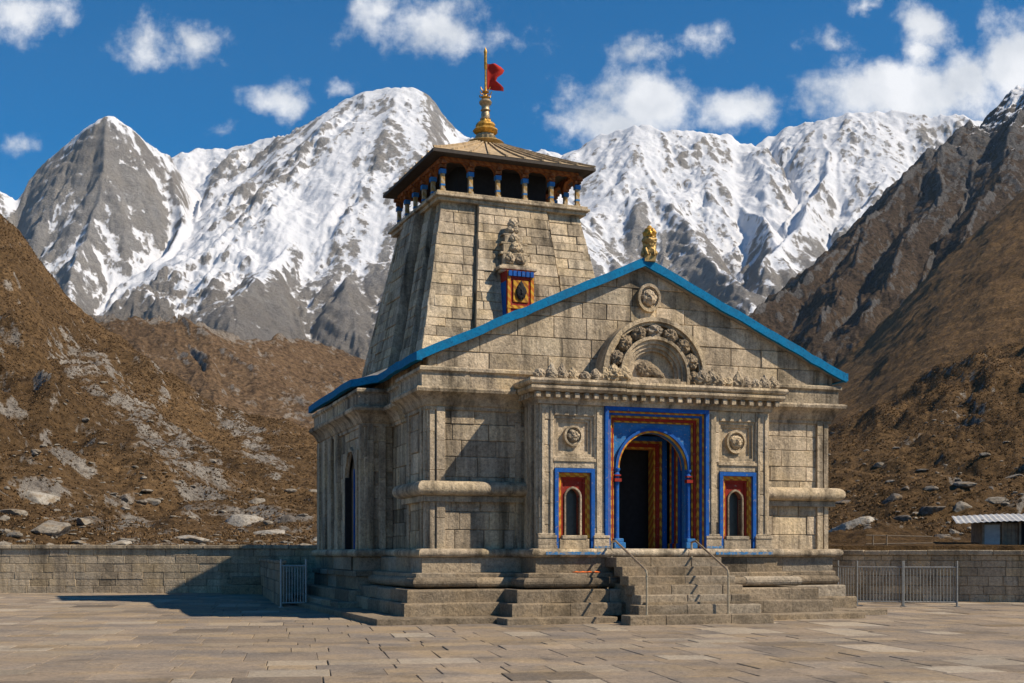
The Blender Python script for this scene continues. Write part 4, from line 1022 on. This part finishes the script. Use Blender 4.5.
m = TW(); m.box(-1.55, 1.55, -1.55, 1.55, 12.9, 14.2); m.build('gallery_core', M['dark'], gal)
m = TW(); m.box(-2.5, 2.5, -2.5, 2.5, 14.105, 14.14); m.build('gallery_ceiling', M['wood_dark'], gal)
for k in range(4):
    for i in range(5):
        a = -GH + i * 2 * GH / 5; x, y, _ = rot4((a, -GH + .0, 0), k)
        m = TW(); m.box(x - .085, x + .085, y - .085, y + .085, GZ0, GZ0 + .12); m.box(x - .065, x + .065, y - .065, y + .065, GZ0 + .12, 13.62)
        col = m.build('gallery_column', M['column'], gal, bevel=.01)
        m = TW(); m.box(x - .095, x + .095, y - .095, y + .095, 13.56, 13.70); m.build('gallery_column_capital', M['skyblue'], gal)
        m = TW(); m.box(x - .07, x + .07, y - .07, y + .07, 13.18, 13.24); m.build('gallery_column_ring', M['skyblue'], gal)
# pyramid roof with battens
m = TW(); EH, EZ, TZ = 2.76, 14.12, 15.42
def rz(t): return EZ + .10 + (TZ - EZ - .10) * (t ** 1.08)
NN = 8
for k in range(4):
    mm = MB()
    for i in range(NN):
        t0, t1 = i / NN, (i + 1) / NN; a, b = EH + (.36 - EH) * t0, EH + (.36 - EH) * t1
        mm.add([(-a, -a, rz(t0)), (a, -a, rz(t0)), (b, -b, rz(t1)), (-b, -b, rz(t1))], [(0, 1, 2, 3)])
    nb = 9
    for j in range(nb + 1):
        f = -1 + 2 * j / nb
        for i in range(NN):
            t0, t1 = i / NN, (i + 1) / NN; a, b = EH + (.36 - EH) * t0, EH + (.36 - EH) * t1; w = .035
            p = [(f * a - w, -a, rz(t0)), (f * a + w, -a, rz(t0)), (f * b + w * .5, -b, rz(t1)), (f * b - w * .5, -b, rz(t1))]
            mm.add(p + [(x, y - .01, z + .055) for x, y, z in p], [(4, 5, 6, 7), (0, 1, 5, 4), (1, 2, 6, 5), (3, 0, 4, 7)], -.2, 0)
    b = len(m.v); m.v += [rot4(p, k) for p in mm.v]; m.t += mm.t; m.f += [tuple(b + i for i in f) for f in mm.f]; m.m += mm.m
m.add([(-.36, -.36, TZ), (.36, -.36, TZ), (.36, .36, TZ), (-.36, .36, TZ)], [(0, 1, 2, 3)])
trf = m.build('tower_roof', M['roof'])
m = TW()
for k in range(4):
    p = [(-EH - .03, -EH - .03, EZ - .02), (EH + .03, -EH - .03, EZ - .02), (EH + .03, -EH - .03, EZ + .075), (-EH - .03, -EH - .03, EZ + .075), (-EH + .04, -EH + .04, EZ - .02), (EH - .04, -EH + .04, EZ - .02), (EH - .04, -EH + .04, EZ + .068), (-EH + .04, -EH + .04, EZ + .068)]
    m.add([rot4(q, k) for q in p], [(0, 1, 2, 3), (5, 4, 7, 6), (1, 0, 4, 5), (3, 2, 6, 7)])
    p = [(-EH, -EH, EZ), (EH, -EH, EZ), (2.3, -2.3, EZ - .03), (-2.3, -2.3, EZ - .03)]; m.add([rot4(q, k) for q in p], [(0, 3, 2, 1)])
m.build('eave_fascia', M['wood_dark'], trf)
# finial
m = TW(); m.lathe([(.50, 15.30), (.60, 15.44), (.64, 15.49), (.60, 15.53), (.42, 15.55)], n=28); fin = m.build('finial', M['brass'], smooth=True, angle=30)
m = TW(); m.lathe([(.40, 15.51), (.40, 15.60), (.34, 15.62), (.36, 15.70), (.30, 15.74), (.30, 15.79)], n=28, lobes=14, amp=.05); m.build('finial_dome', M['silver'], fin, smooth=True, angle=30)
m = TW(); m.lathe([(.25, 15.78), (.36, 15.84), (.42, 15.93), (.36, 16.00), (.30, 16.03), (.33, 16.10), (.28, 16.19), (.18, 16.25), (.17, 16.30)], n=28, lobes=9, amp=.06); m.build('gilded_pot', M['gold'], fin, smooth=True, angle=40)
m = TW(); m.lathe([(.17, 16.29), (.19, 16.33), (.14, 16.37), (.15, 16.50), (.12, 16.58), (.17, 16.62), (.13, 16.68), (.14, 16.78), (.20, 16.84), (.22, 16.90), (.17, 16.97), (.10, 17.02)], n=20); m.build('finial_neck', M['silver'], fin, smooth=True, angle=40)
m = TW(); m.lathe([(.10, 17.0), (.15, 17.06), (.06, 17.12), (.05, 17.2), (.13, 17.24), (.05, 17.29), (.035, 17.4), (.03, 18.0), (.05, 18.05), (.05, 18.55), (.065, 18.6), (.03, 18.7), (.0, 18.78)], n=12)
for k in range(4):
    a = k * math.pi / 2 + .5; m.tube([(0, 0, 17.08), (.16 * math.cos(a), .16 * math.sin(a), 17.14), (.24 * math.cos(a), .24 * math.sin(a), 17.12), (.27 * math.cos(a), .27 * math.sin(a), 17.2)], .02, 6)
    m.tube([(0, 0, 17.24), (.12 * math.cos(a + .7), .12 * math.sin(a + .7), 17.32), (.16 * math.cos(a + .7), .16 * math.sin(a + .7), 17.42)], .018, 6)
m.build('finial_spire', M['gold'], fin, smooth=True, angle=40)
ZS = .52
_fy = None
# painted shrine on the tower front
def face_y(z): return -half(z + ZS) - .17
class TS(TW):
    def build(s, *q, **k):
        s.v = [(x, y, z + ZS) for x, y, z in s.v]
        return TW.build(s, *q, **k)
m = TS(); SX = -.16
zb, zs = 8.3, 10.05
fy = face_y(zb) ; fyt = face_y(11.6)
m.box(SX - .42, SX + .42, face_y(zb) - .12, face_y(zs) + .2, 6.9, zb + .55); sh = m.build('shrine', M['stone'])
m = TS(); yf = face_y(8.4) - .22; m.box(SX - .46, SX + .46, yf, face_y(zs) + .3, 7.6, 9.92); m.build('shrine_body', M['red'], sh)
m = TS(); m.box(SX - .44, SX - .34, yf - .03, yf + .02, 7.7, 9.9); m.box(SX + .34, SX + .44, yf - .03, yf + .02, 7.7, 9.9); m.build('shrine_edge', M['orange'], sh)
m = TS(); m.box(SX - .25, SX + .25, yf - .035, yf, 8.95, 9.62); m.build('shrine_panel', M['yellow'], sh)
m = TS(); co, fs = lump(181, .14, .06, .22, .4, True); m.add([(SX + p[0], yf - .06 + p[1], 9.26 + p[2]) for p in co], fs); m.build('shrine_figure', M['dark'], sh, smooth=True)
m = TS(); m.box(SX - .46, SX + .46, yf - .04, yf, 8.74, 8.84); m.build('shrine_rail', M['yellow'], sh)
m = TS()
for i in range(6): m.box(SX - .42 + i * .145, SX - .31 + i * .145, yf - .09, yf - .0, 9.74, 9.90)
m.box(SX - .475, SX - .44, yf + .05, yf + .6, 8.4, 9.6)
m.build('shrine_dentils', M['blue'], sh)
m = TS(); 
for z0, z1, w, o in ((9.92, 10.0, .56, .14), (10.0, 10.10, .64, .22), (10.10, 10.18, .52, .10), (10.18, 10.52, .42, .02), (10.52, 10.60, .50, .08), (10.60, 10.86, .38, .02), (10.86, 10.93, .45, .07), (10.93, 11.16, .31, .02), (11.16, 11.22, .36, .05), (11.22, 11.42, .2, .0)):
    m.box(SX - w, SX + w, face_y(z0) - .14 - o, face_y(z1) + .2, z0, z1, random.gauss(0, .06))
m.build('shrine_top', M['stone_tower'], sh, bevel=.02)
for i, (x, z, s_) in enumerate(((-.2, 10.36, .28), (.17, 10.35, .3), (0, 10.74, .28), (.2, 10.72, .2), (0, 11.05, .25), (0, 11.52, .30), (-.1, 11.36, .18), (.1, 11.36, .18))):
    m = TS(); co, fs = lump(190 + i, s_ * .5, s_ * .4, s_ * .5, .5, True); m.add([(SX + x + p[0], face_y(z) - .20 + p[1], z + p[2]) for p in co], fs); m.build('shrine_carving', M['stone_tower'], sh, smooth=True)
# ------------------------------------------------------------------ flag, gilded figure, handrails
def dbl(m, name, mat, parent=None, **k): return m.build(name, mat, parent, **k)
fx, fy = tw(TC[0], TC[1])
fl = thing('flag', 'torn red pennant flying from the gilded spire of the temple tower', 'flag', (fx, fy, 17.35))
m = MB(); n_, k_ = 10, 9; pts = []
def fe(t):      # free edge: two tails with a notch between
    return .52 - .30 * max(0, 1 - abs(t - .42) / .25) * 1.0 + (.0 if t > .3 else -.02)
for j in range(k_):
    t = j / (k_ - 1)
    for i in range(n_):
        q = i / (n_ - 1); w = fe(t) * q * (1 if t < .8 else 1 - (t - .8) * 2.6)
        pts.append((.04 + w, .07 * math.sin(q * 5 + t * 1.5) * q, t * .78 - .06 * q + (.10 * q * q * (t - .3))))
b = len(pts); back = [(x, y + .012, z) for x, y, z in pts]
fc = []
for j in range(k_ - 1):
    for i in range(n_ - 1):
        a = j * n_ + i; fc += [(a, a + 1, a + n_ + 1, a + n_), (b + a + 1, b + a, b + a + n_, b + a + n_ + 1)]
m.add(pts + back, fc); m.build('cloth', M['cloth'], fl, smooth=True)
m = MB(); m.tube([(.045, 0, -.02), (.045, 0, .80)], .014, 6); m.build('hem_cord', M['wood_dark'], fl)
fl.scale = (1.14, 1.0, 1.1)

ax, ay = tw(RU + .14, -.30)
li = thing('guardian_statue', 'small gilded guardian figure seated on the gable peak of the temple', 'statue', (ax, ay, roof_z(RU) + .22), TH - R(14))
m = MB()
def blob(x, y, z, sx, sy, sz, seed):
    co, fs = lump(seed, sx, sy, sz, 0, False); m.add([(x + p[0], y + p[1], z + p[2]) for p in co], fs)
m.box(-.17, .17, -.17, .17, -.12, .06)
blob(0, .03, .22, .19, .20, .20, 401); blob(0, -.02, .42, .18, .16, .22, 402); blob(-.02, -.08, .52, .20, .14, .14, 403)
for s_ in (-1, 1): m.tube([(s_ * .12, -.02, .40), (s_ * .13, -.14, .24), (s_ * .10, -.18, .06)], [.07, .055, .05], 10); blob(s_ * .15, .02, .15, .09, .15, .11, 405 + s_)
m.build('body', M['brass'], li, smooth=True, angle=60)
m = MB(); co, fs = lump(410, .17, .16, .18, .0, True); m.add([(p[0], -.05 + p[1], .72 + p[2]) for p in co], fs); m.build('head', M['gold'], li, smooth=True, angle=60)
m = MB(); m.lathe([(.13, .84), (.15, .88), (.09, .92), (.05, .98)], (0, -.03, 0), 12); m.build('crown', M['gold'], li, smooth=True)
li.scale = (.86,) * 3

def handrail(u, u2, label):
    (x0, y0), (x1, y1) = tw(u, -1.35), tw(u2, -3.92)
    o = thing('handrail', label, 'handrail', (x1, y1, .22)); T = lambda x, y, z: (x - x1, y - y1, z - .22)
    m = MB(); m.tube([T(x0, y0, 1.92), T(x0 + (x1 - x0) * .12, y0 + (y1 - y0) * .12, 1.95), T(x0 + (x1 - x0) * .93, y0 + (y1 - y0) * .93, 1.30), T(x1, y1, 1.22), T(x1, y1, 1.10)], .028, 10); m.build('rail', M['rail'], o, smooth=True)
    m = MB(); m.tube([T(x1, y1, .20), T(x1, y1, 1.16)], .026, 10); m.tube([T(x1, y1, .215), T(x1, y1, .235)], .06, 12); m.build('post', M['rail'], o, smooth=True, angle=40)
    m = MB(); m.tube([T(x0, y0, 1.52), T(x0, y0, 1.93)], .026, 10); m.build('post', M['rail'], o, smooth=True)
handrail(4.36, 4.12, 'metal handrail on the side of the steps nearer the shaded wall')
handrail(6.58, 6.22, 'metal handrail running down the steps below the right jamb of the blue doorway')

# ------------------------------------------------------------------ boundary walls
def stone_wall(name, label, p0, p1, h, th, seed, mat, cap=.16, ch=(.26, .36), bw=(.6, 1.2), capo=.08):
    L = math.hypot(p1[0] - p0[0], p1[1] - p0[1]); rz = math.atan2(p1[1] - p0[1], p1[0] - p0[0])
    o = thing(name, label, 'wall', (p0[0], p0[1], 0), rz)
    m = MB(); ashlar(m, (0, 0, 0), (1, 0, 0), Z3, [(0, -.04), (L, -.04), (L, h - cap), (0, h - cap)], seed, ch=ch, bw=bw, tint=.09, jit=.006)
    m.box(.02, L - .02, .05, th, -.05, h - cap - .01, -.25); m.build('masonry', mat, o)
    m = MB(); q = random.Random(seed); x = 0
    while x < L - .01:
        w = min(q.uniform(.8, 1.5), L - x); m.box(x + .004, x + w - .004, -capo + q.gauss(0, .008), th + .04, h - cap, h + q.gauss(0, .008), q.gauss(0, .10)); x += w
    m.build('coping', mat, o, bevel=.025)
    return o
stone_wall('boundary_wall', 'long pale stone wall below the brown slope with the big temple shadow across it', (-40, 51.6), (10.2, 51.6), 1.98, .5, 501, M['wallstone'])
stone_wall('boundary_wall', 'shaded dark stone wall behind the grey railing, a tin-roofed hut above it', (10.3, 44.2), (36, 34.85), 1.74, .4, 502, M['wallstone'], ch=(.22, .34), bw=(.4, .9))
stone_wall('boundary_wall', 'short stone wall end hidden beside the temple flank, behind the railing', (10.28, 52.0), (10.28, 44.2), 1.74, .4, 503, M['wallstone'])
# low return wall and ledge in the shade of the temple
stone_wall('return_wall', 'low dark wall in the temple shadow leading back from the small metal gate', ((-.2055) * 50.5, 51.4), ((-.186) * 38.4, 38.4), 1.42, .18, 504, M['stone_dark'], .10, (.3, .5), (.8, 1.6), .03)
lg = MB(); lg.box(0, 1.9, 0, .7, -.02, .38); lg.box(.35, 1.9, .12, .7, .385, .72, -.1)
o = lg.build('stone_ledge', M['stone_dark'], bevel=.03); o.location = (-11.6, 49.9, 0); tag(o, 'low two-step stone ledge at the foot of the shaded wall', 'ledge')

# ------------------------------------------------------------------ barriers
M['pale_steel'] = plain('galvanised_steel', (.36, .36, .345), .5, .2, .2, 20)
def barrier(name, label, p0, p1, h, nb, group=None, z=0.0, posts=2, mat='steel'):
    L = math.hypot(p1[0] - p0[0], p1[1] - p0[1]); rz = math.atan2(p1[1] - p0[1], p1[0] - p0[0])
    o = thing(name, label, 'barrier', (p0[0], p0[1], z), rz, group)
    for i in range(posts):
        x = L * i / (posts - 1); m = MB(); m.tube([(x, 0, 0), (x, 0, h + .14)], .032, 8); m.box(x - .06, x + .06, -.2, .2, 0, .02); m.build('post', M[mat], o)
    for zz in (.14, h - .06): m = MB(); m.tube([(0, 0, zz), (L, 0, zz)], .022, 8); m.build('rail', M[mat], o)
    for i in range(1, nb):
        x = L * i / nb; m = MB(); m.tube([(x, 0, .14), (x, 0, h - .06)], .015, 6); m.build('bar', M[mat], o)
    return o
def gx(px, Y): return (px - 512) / F * Y
barrier('gate_barrier', 'narrow upright metal gate in shadow at the end of the low dark wall', (gx(281, 37.8), 37.8), (gx(306, 38.0), 38.0), 1.32, 9, mat='pale_steel')
barrier('railing_panel', 'grey metal railing panel nearest the temple steps', (gx(857, 38.9), 38.9), (gx(902.5, 38.6), 38.6), 1.27, 14, 'grey railing panels')
barrier('railing_panel', 'grey metal railing panel at the open end of the fence, its end post taller', (gx(903.5, 38.6), 38.6), (gx(957, 38.4), 38.4), 1.27, 16, 'grey railing panels')
barrier('railing_panel', 'grey metal railing panel turned back between the other panels and the temple plinth', (gx(838, 40.6), 40.6), (gx(856, 39.0), 39.0), 1.27, 7, 'grey railing panels')

# ------------------------------------------------------------------ hut and litter above the right wall
hx, hy = gx(984, 46.5), 46.5
hut = thing('hut', 'small plank hut with a pale corrugated tin roof above the stone wall', 'hut', (hx, hy, 1.75), R(-8))
m = MB()
for x0, x1 in ((-.05, 1.2), (1.75, 3.4)):
    x = x0
    while x < x1: m.box(x, min(x + .14, x1), 0, .05, .0, 1.0, random.gauss(0, .12)); x += .147
m.box(0, 3.4, 1.9, 2.0, 0, 1.2); m.box(-.05, .0, 0, 1.9, 0, 1.15); m.box(3.4, 3.45, 0, 1.9, 0, 1.15)
m.build('wall', M['plank'], hut)
m = MB(); m.box(.0, .55, -.05, .0, .0, .95); m.build('door', M['door_grey'], hut)
m = MB(); m.box(1.2, 1.75, .12, .16, 0, 1.0); m.build('opening_shade_panel', M['dark'], hut)  # near-black panel filling the gap, stands in for shade inside the hut
for x in (-.08, .62, 1.22, 1.72, 3.4): m = MB(); m.box(x, x + .08, -.09, 0, 0, 1.06); m.build('post', M['plank'], hut)
m = MB(); nx, pts = 96, []
for i in range(nx + 1):
    x = -.75 + i * (4.9 / nx); w = .016 * math.sin(i * math.pi / 2)
    for y, z in ((-.55, 1.02), (2.3, 1.36)):
        sag = .05 * math.sin(x * 1.1)
        pts += [(x - (.35 if y < 0 else -.05), y, z + w + sag), (x - (.35 if y < 0 else -.05), y, z + w + sag + .012)]
fc = []
for i in range(nx):
    a = i * 4; b = a + 4; fc += [(a + 1, b + 1, b + 3, a + 3), (a, a + 2, b + 2, b), (a, b, b + 1, a + 1), (a + 2, a + 3, b + 3, b + 2)]
m.add(pts, fc); m.build('tin_roof', M['tin'], hut)
pf = thing('pole_fence', 'rough fence of thin poles standing on the terrace behind the wall', 'fence', (gx(873, 45.6), 45.6, 1.8))
for x in (0, .5): m = MB(); m.tube([(x, 0, -.1), (x + .01, 0, .52)], .022, 6); m.build('post', M['plank'], pf)
for z in (.18, .5): m = MB(); m.tube([(-.25, 0, z), (2.2, .05, z + random.gauss(0, .02))], .018, 6); m.build('rail', M['plank'], pf)
# ------------------------------------------------------------------ boulders
def rock_mesh(seed, flat=.6, sub=4):
    bm = bmesh.new(); bmesh.ops.create_icosphere(bm, subdivisions=sub, radius=1.0); rng = np.random.RandomState(seed)
    co = np.array([v.co for v in bm.verts]); r = np.full(len(co), 1.25)
    for _ in range(13):
        n = rng.normal(size=3); n /= np.linalg.norm(n); h = rng.uniform(.55, 1.0); d = co @ n; r = np.where(d > .05, np.minimum(r, h / np.maximum(d, .05)), r)
    r = r * (1 + .07 * fbm(co[:, 0] * 3 + co[:, 2] * 2 + seed, co[:, 1] * 3 - co[:, 2] * 2, seed, 5, .6))
    co = co * r[:, None] * np.array([1, .8, flat]); fs = [tuple(v.index for v in f.verts) for f in bm.faces]; bm.free(); return co, fs
def rock_mat(name, a, b):
    k = NT(name); c = k.mix(k.rng(k.noise(1.5, 7, .65), .35, .65), a, b); c = k.mix(k.rng(k.noise(6, 7, .7), .35, .5, .7, 0), c, tuple(x * .3 for x in a))
    c = k.mix(k.rng(k.noise(.9, 5), .58, .66, 0, .6), c, (.20, .13, .06))
    return k.fin(c, .92, k.bump(k.noise(5, 8, .7), .8, .12), .2)
RM = [rock_mat('pale_rock', (.30, .265, .215), (.40, .365, .31)), rock_mat('grey_rock', (.17, .142, .11), (.27, .24, .195)), rock_mat('dark_rock', (.085, .072, .06), (.15, .13, .11))]
BOUL = [  # grid, px, py, width px, flatness, tone, label
    (0, 33, 496, 42, .42, 0, 'big flat-topped pale boulder jutting from the brown slope, dark underneath'),
    (0, 246, 524, 52, .32, 0, 'broad whitish rock slab low on the slope above the shaded wall'),
    (0, 268, 532, 46, .30, 0, 'smooth pale rock sheet beside the broad whitish slab'),
    (0, 288, 522, 20, .8, 2, 'dark upright boulder between the pale slabs and the temple flank'),
    (0, 258, 503, 20, .8, 1, 'pointed grey rock just uphill of the whitish slab'),
    (0, 123, 502, 13, .7, 2, 'small dark rock alone in the grass uphill of the pale outcrop'),
    (0, 45, 530, 52, .40, 1, 'long grey outcrop just above the wall top'),
    (0, 85, 522, 22, .6, 1, 'angular grey rock resting on the slope above the long outcrop'),
    (0, 150, 502, 18, .5, 1, 'low grey rock in dry grass midway along the slope'),
    (0, 312, 492, 16, .7, 1, 'grey boulder on the slope touching the temple edge in view'),
    (0, 8, 512, 30, .4, 1, 'wide grey slab at the edge of the slope below the flat-topped boulder'),
    (0, 118, 545, 30, .35, 0, 'pale low rock peeping over the sunlit part of the wall'),
    (0, 188, 540, 36, .28, 0, 'pale flat rock over the wall where the shadow begins'),
    (1, 849, 529, 48, .85, 0, 'rough whitish boulder on the terrace close to the temple side wall'),
    (1, 870, 534, 20, .6, 2, 'dark low rock between the whitish boulder and the pole fence'),
    (1, 940, 538, 26, .5, 2, 'dark rock just over the wall between pole fence and hut'),
    (1, 955, 533, 18, .6, 1, 'grey rock against the foot of the hut door side'),
    (1, 920, 540, 22, .45, 1, 'low grey rock sitting behind the thin pole fence'),
    (1, 890, 500, 26, .6, 2, 'dark boulder heap on the slope above the whitish boulder'),
    (1, 905, 492, 14, .8, 2, 'smaller dark boulder leaning on the dark heap'),
    (1, 930, 512, 30, .6, 2, 'big dark rock in the slope cutting, left of the hut roof'),
    (1, 962, 512, 26, .7, 1, 'grey split rock right beside the hut roof'),
    (1, 990, 491, 10, .8, 2, 'small round dark rock on the grass above the hut'),
    (1, 866, 520, 22, .35, 0, 'pale slab beside the rough whitish boulder'),
    (1, 905, 520, 24, .5, 2, 'low dark rock under the slope cutting behind the pole fence'),
    (1, 1012, 478, 18, .4, 1, 'flat grey rock in the grass far above the hut'),
    (1, 842, 503, 16, .6, 2, 'dark rock on the slope next to the temple right edge'),
    (1, 880, 466, 16, .4, 1, 'grey rock patch high on the grass, right of the temple belt moulding'),
]
for i, (g, px, py, w, fl_, tone, lab) in enumerate(BOUL):
    c = on_hill((LEFT, RIGHT)[g], px, py); s_ = w / F * c.y / 2
    m = MB(); co, fs = rock_mesh(600 + i, fl_); m.add(co * s_, fs)
    o = m.build('boulder', RM[tone], smooth=True, angle=28); o.location = c + Vector((0, 0, -s_ * fl_ * .42)); o.rotation_euler = (random.gauss(0, .12), random.gauss(0, .12), random.uniform(-.5, .5))
    tag(o, lab, 'boulder', 'boulders on the slopes')
# loose stones, past counting
def rubble(name, hillgrid, n, seed, px0, px1, py0, py1, label, bias):
    rng = np.random.RandomState(seed); protos = [rock_mesh(700 + i, .6, 2) for i in range(6)]
    X, Y, Z, s = hillgrid; vs_, fs_, off = [], [], 0
    e = (Z - EYE) / Y
    for _ in range(n):
        px, py = rng.uniform(px0, px1), py1 - (py1 - py0) * rng.rand() ** bias
        j = int(round((((px - 512) / F) - s[0]) / (s[1] - s[0])))
        if j < 0 or j >= len(s): continue
        hit = np.argmax(e[:, j] >= (HZ - py) / F)
        if hit == 0: continue
        c = np.array((X[hit, j], Y[hit, j], Z[hit, j])); co, fs = protos[rng.randint(6)]
        sz = min(.06 * np.exp(rng.normal(0, .8)) * (1 + c[1] / 200), .55); a = rng.uniform(0, 6.28); ca, sa = np.cos(a), np.sin(a)
        q = co * sz * np.array([rng.uniform(.8, 1.6), 1, rng.uniform(.4, .9)])
        q = np.stack([q[:, 0] * ca - q[:, 1] * sa, q[:, 0] * sa + q[:, 1] * ca, q[:, 2]], -1) + c
        vs_.append(q); fs_ += [tuple(off + k for k in f) for f in fs]; off += len(q)
    me = bpy.data.meshes.new(name); me.from_pydata([tuple(p) for p in np.concatenate(vs_)], [], fs_); me.materials.append(RM[1])
    o = bpy.data.objects.new(name, me); COL.objects.link(o); o['kind'] = 'stuff'; o['label'] = label; o['category'] = 'rubble'
rubble('loose_stones', LEFT, 900, 1, -20, 330, 380, 548, 'loose grey stones strewn over the brown slope above the long wall', 2.0)
rubble('terrace_stones', RIGHT, 360, 2, 815, 1040, 400, 540, 'loose grey stones strewn over the slope around the hut', 2.2)

# tussocks of dry grass, past counting
def tussocks(name, g4, n, seed, s0, s1, ymax, label):
    rng = np.random.RandomState(seed); X, Y, Z, s = g4
    k = NT(name + '_blades'); t = k.attr('tint'); c = k.mix(k.rng(t, -1, 1), (.135, .082, .038), (.235, .145, .068)); mt = k.fin(c, .9, None, .1)
    ok = (s > s0) & (s < s1); cols = np.nonzero(ok)[0]; rows = np.nonzero(Y[:, 0] < ymax)[0]
    px = rng.choice(cols[:-1], n); w = Y[rows, 0]; pr = np.gradient(w) * w ** .25; pr /= pr.sum(); ry = rng.choice(rows[1:-1], n, p=pr[1:-1] / pr[1:-1].sum())
    f, q = rng.rand(n), rng.rand(n)
    P = lambda A: A[ry, px] * (1 - f) * (1 - q) + A[ry + 1, px] * f * (1 - q) + A[ry, px + 1] * (1 - f) * q + A[ry + 1, px + 1] * f * q
    x, y, z = P(X), P(Y), P(Z)
    keep = fbm(x / 9, y / 9, seed, 4) + rng.normal(0, .25, n) > -.15; x, y, z = x[keep], y[keep], z[keep]; n = len(x)
    h = (.05 + .065 * rng.rand(n)) * (1 + y / 160); nb = 6
    a = rng.rand(n, nb) * 6.283; lean = h[:, None] * (.35 + .6 * rng.rand(n, nb)); hh = h[:, None] * (.6 + .6 * rng.rand(n, nb)); wd = h[:, None] * .38
    b = np.stack([x, y, z - .03], -1)[:, None, :]
    tip = b + np.stack([np.cos(a) * lean * 1.5, np.sin(a) * lean * 1.5, hh], -1)
    s_ = np.stack([-np.sin(a) * wd, np.cos(a) * wd, 0 * a], -1); off = np.stack([np.cos(a), np.sin(a), 0 * a], -1) * wd[..., None] * .5
    V = np.stack([b + s_ + off, b - s_ + off, tip], 2).reshape(-1, 3).astype(np.float32)
    T = np.repeat((rng.normal(0, .45, n)[:, None] + rng.normal(0, .25, (n, nb))).reshape(-1), 3).astype(np.float32)
    me = bpy.data.meshes.new(name); nv = len(V); me.vertices.add(nv); me.vertices.foreach_set('co', V.ravel())
    me.loops.add(nv); me.loops.foreach_set('vertex_index', np.arange(nv, dtype=np.int32)); me.polygons.add(nv // 3)
    me.polygons.foreach_set('loop_start', np.arange(0, nv, 3, dtype=np.int32)); me.polygons.foreach_set('loop_total', np.full(nv // 3, 3, np.int32))
    at = me.attributes.new('tint', 'FLOAT', 'POINT'); at.data.foreach_set('value', T); me.materials.append(mt); me.update(); me.validate()
    o = bpy.data.objects.new(name, me); COL.objects.link(o); o['kind'] = 'stuff'; o['label'] = label; o['category'] = 'grass'
tussocks('dry_grass', LEFT, 90000, 5, -.46, -.10, 330, 'tufts of dry brown grass covering the slope above the long wall')
tussocks('dry_grass', RIGHT, 60000, 6, .22, .46, 330, 'tufts of dry brown grass covering the slope above the hut')

# scrap of orange cloth on the plinth ledge
sx, sy = tw(3.62, -1.50)
m = MB(); ng = 12; pts = []
for j in range(ng):
    for i in range(ng):
        x, y = i / (ng - 1) - .5, j / (ng - 1) - .5
        pts.append((x * .62 + .04 * math.sin(y * 9), y * .13, .02 + .028 * abs(math.sin(x * 11 + y * 3)) * (1 - 1.6 * abs(y))))
m.add(pts, [(j * ng + i, j * ng + i + 1, (j + 1) * ng + i + 1, (j + 1) * ng + i) for j in range(ng - 1) for i in range(ng - 1)])
o = m.build('cloth_scrap', plain('orange_cloth', (.62, .13, .02), .85, 0, .2, 9), smooth=True); o.location = (sx, sy, 1.16); o.rotation_euler = (0, 0, TH)
sol = o.modifiers.new('thickness', 'SOLIDIFY'); sol.thickness = .012
tag(o, 'small crumpled orange cloth lying on the plinth ledge beside the steps', 'cloth')
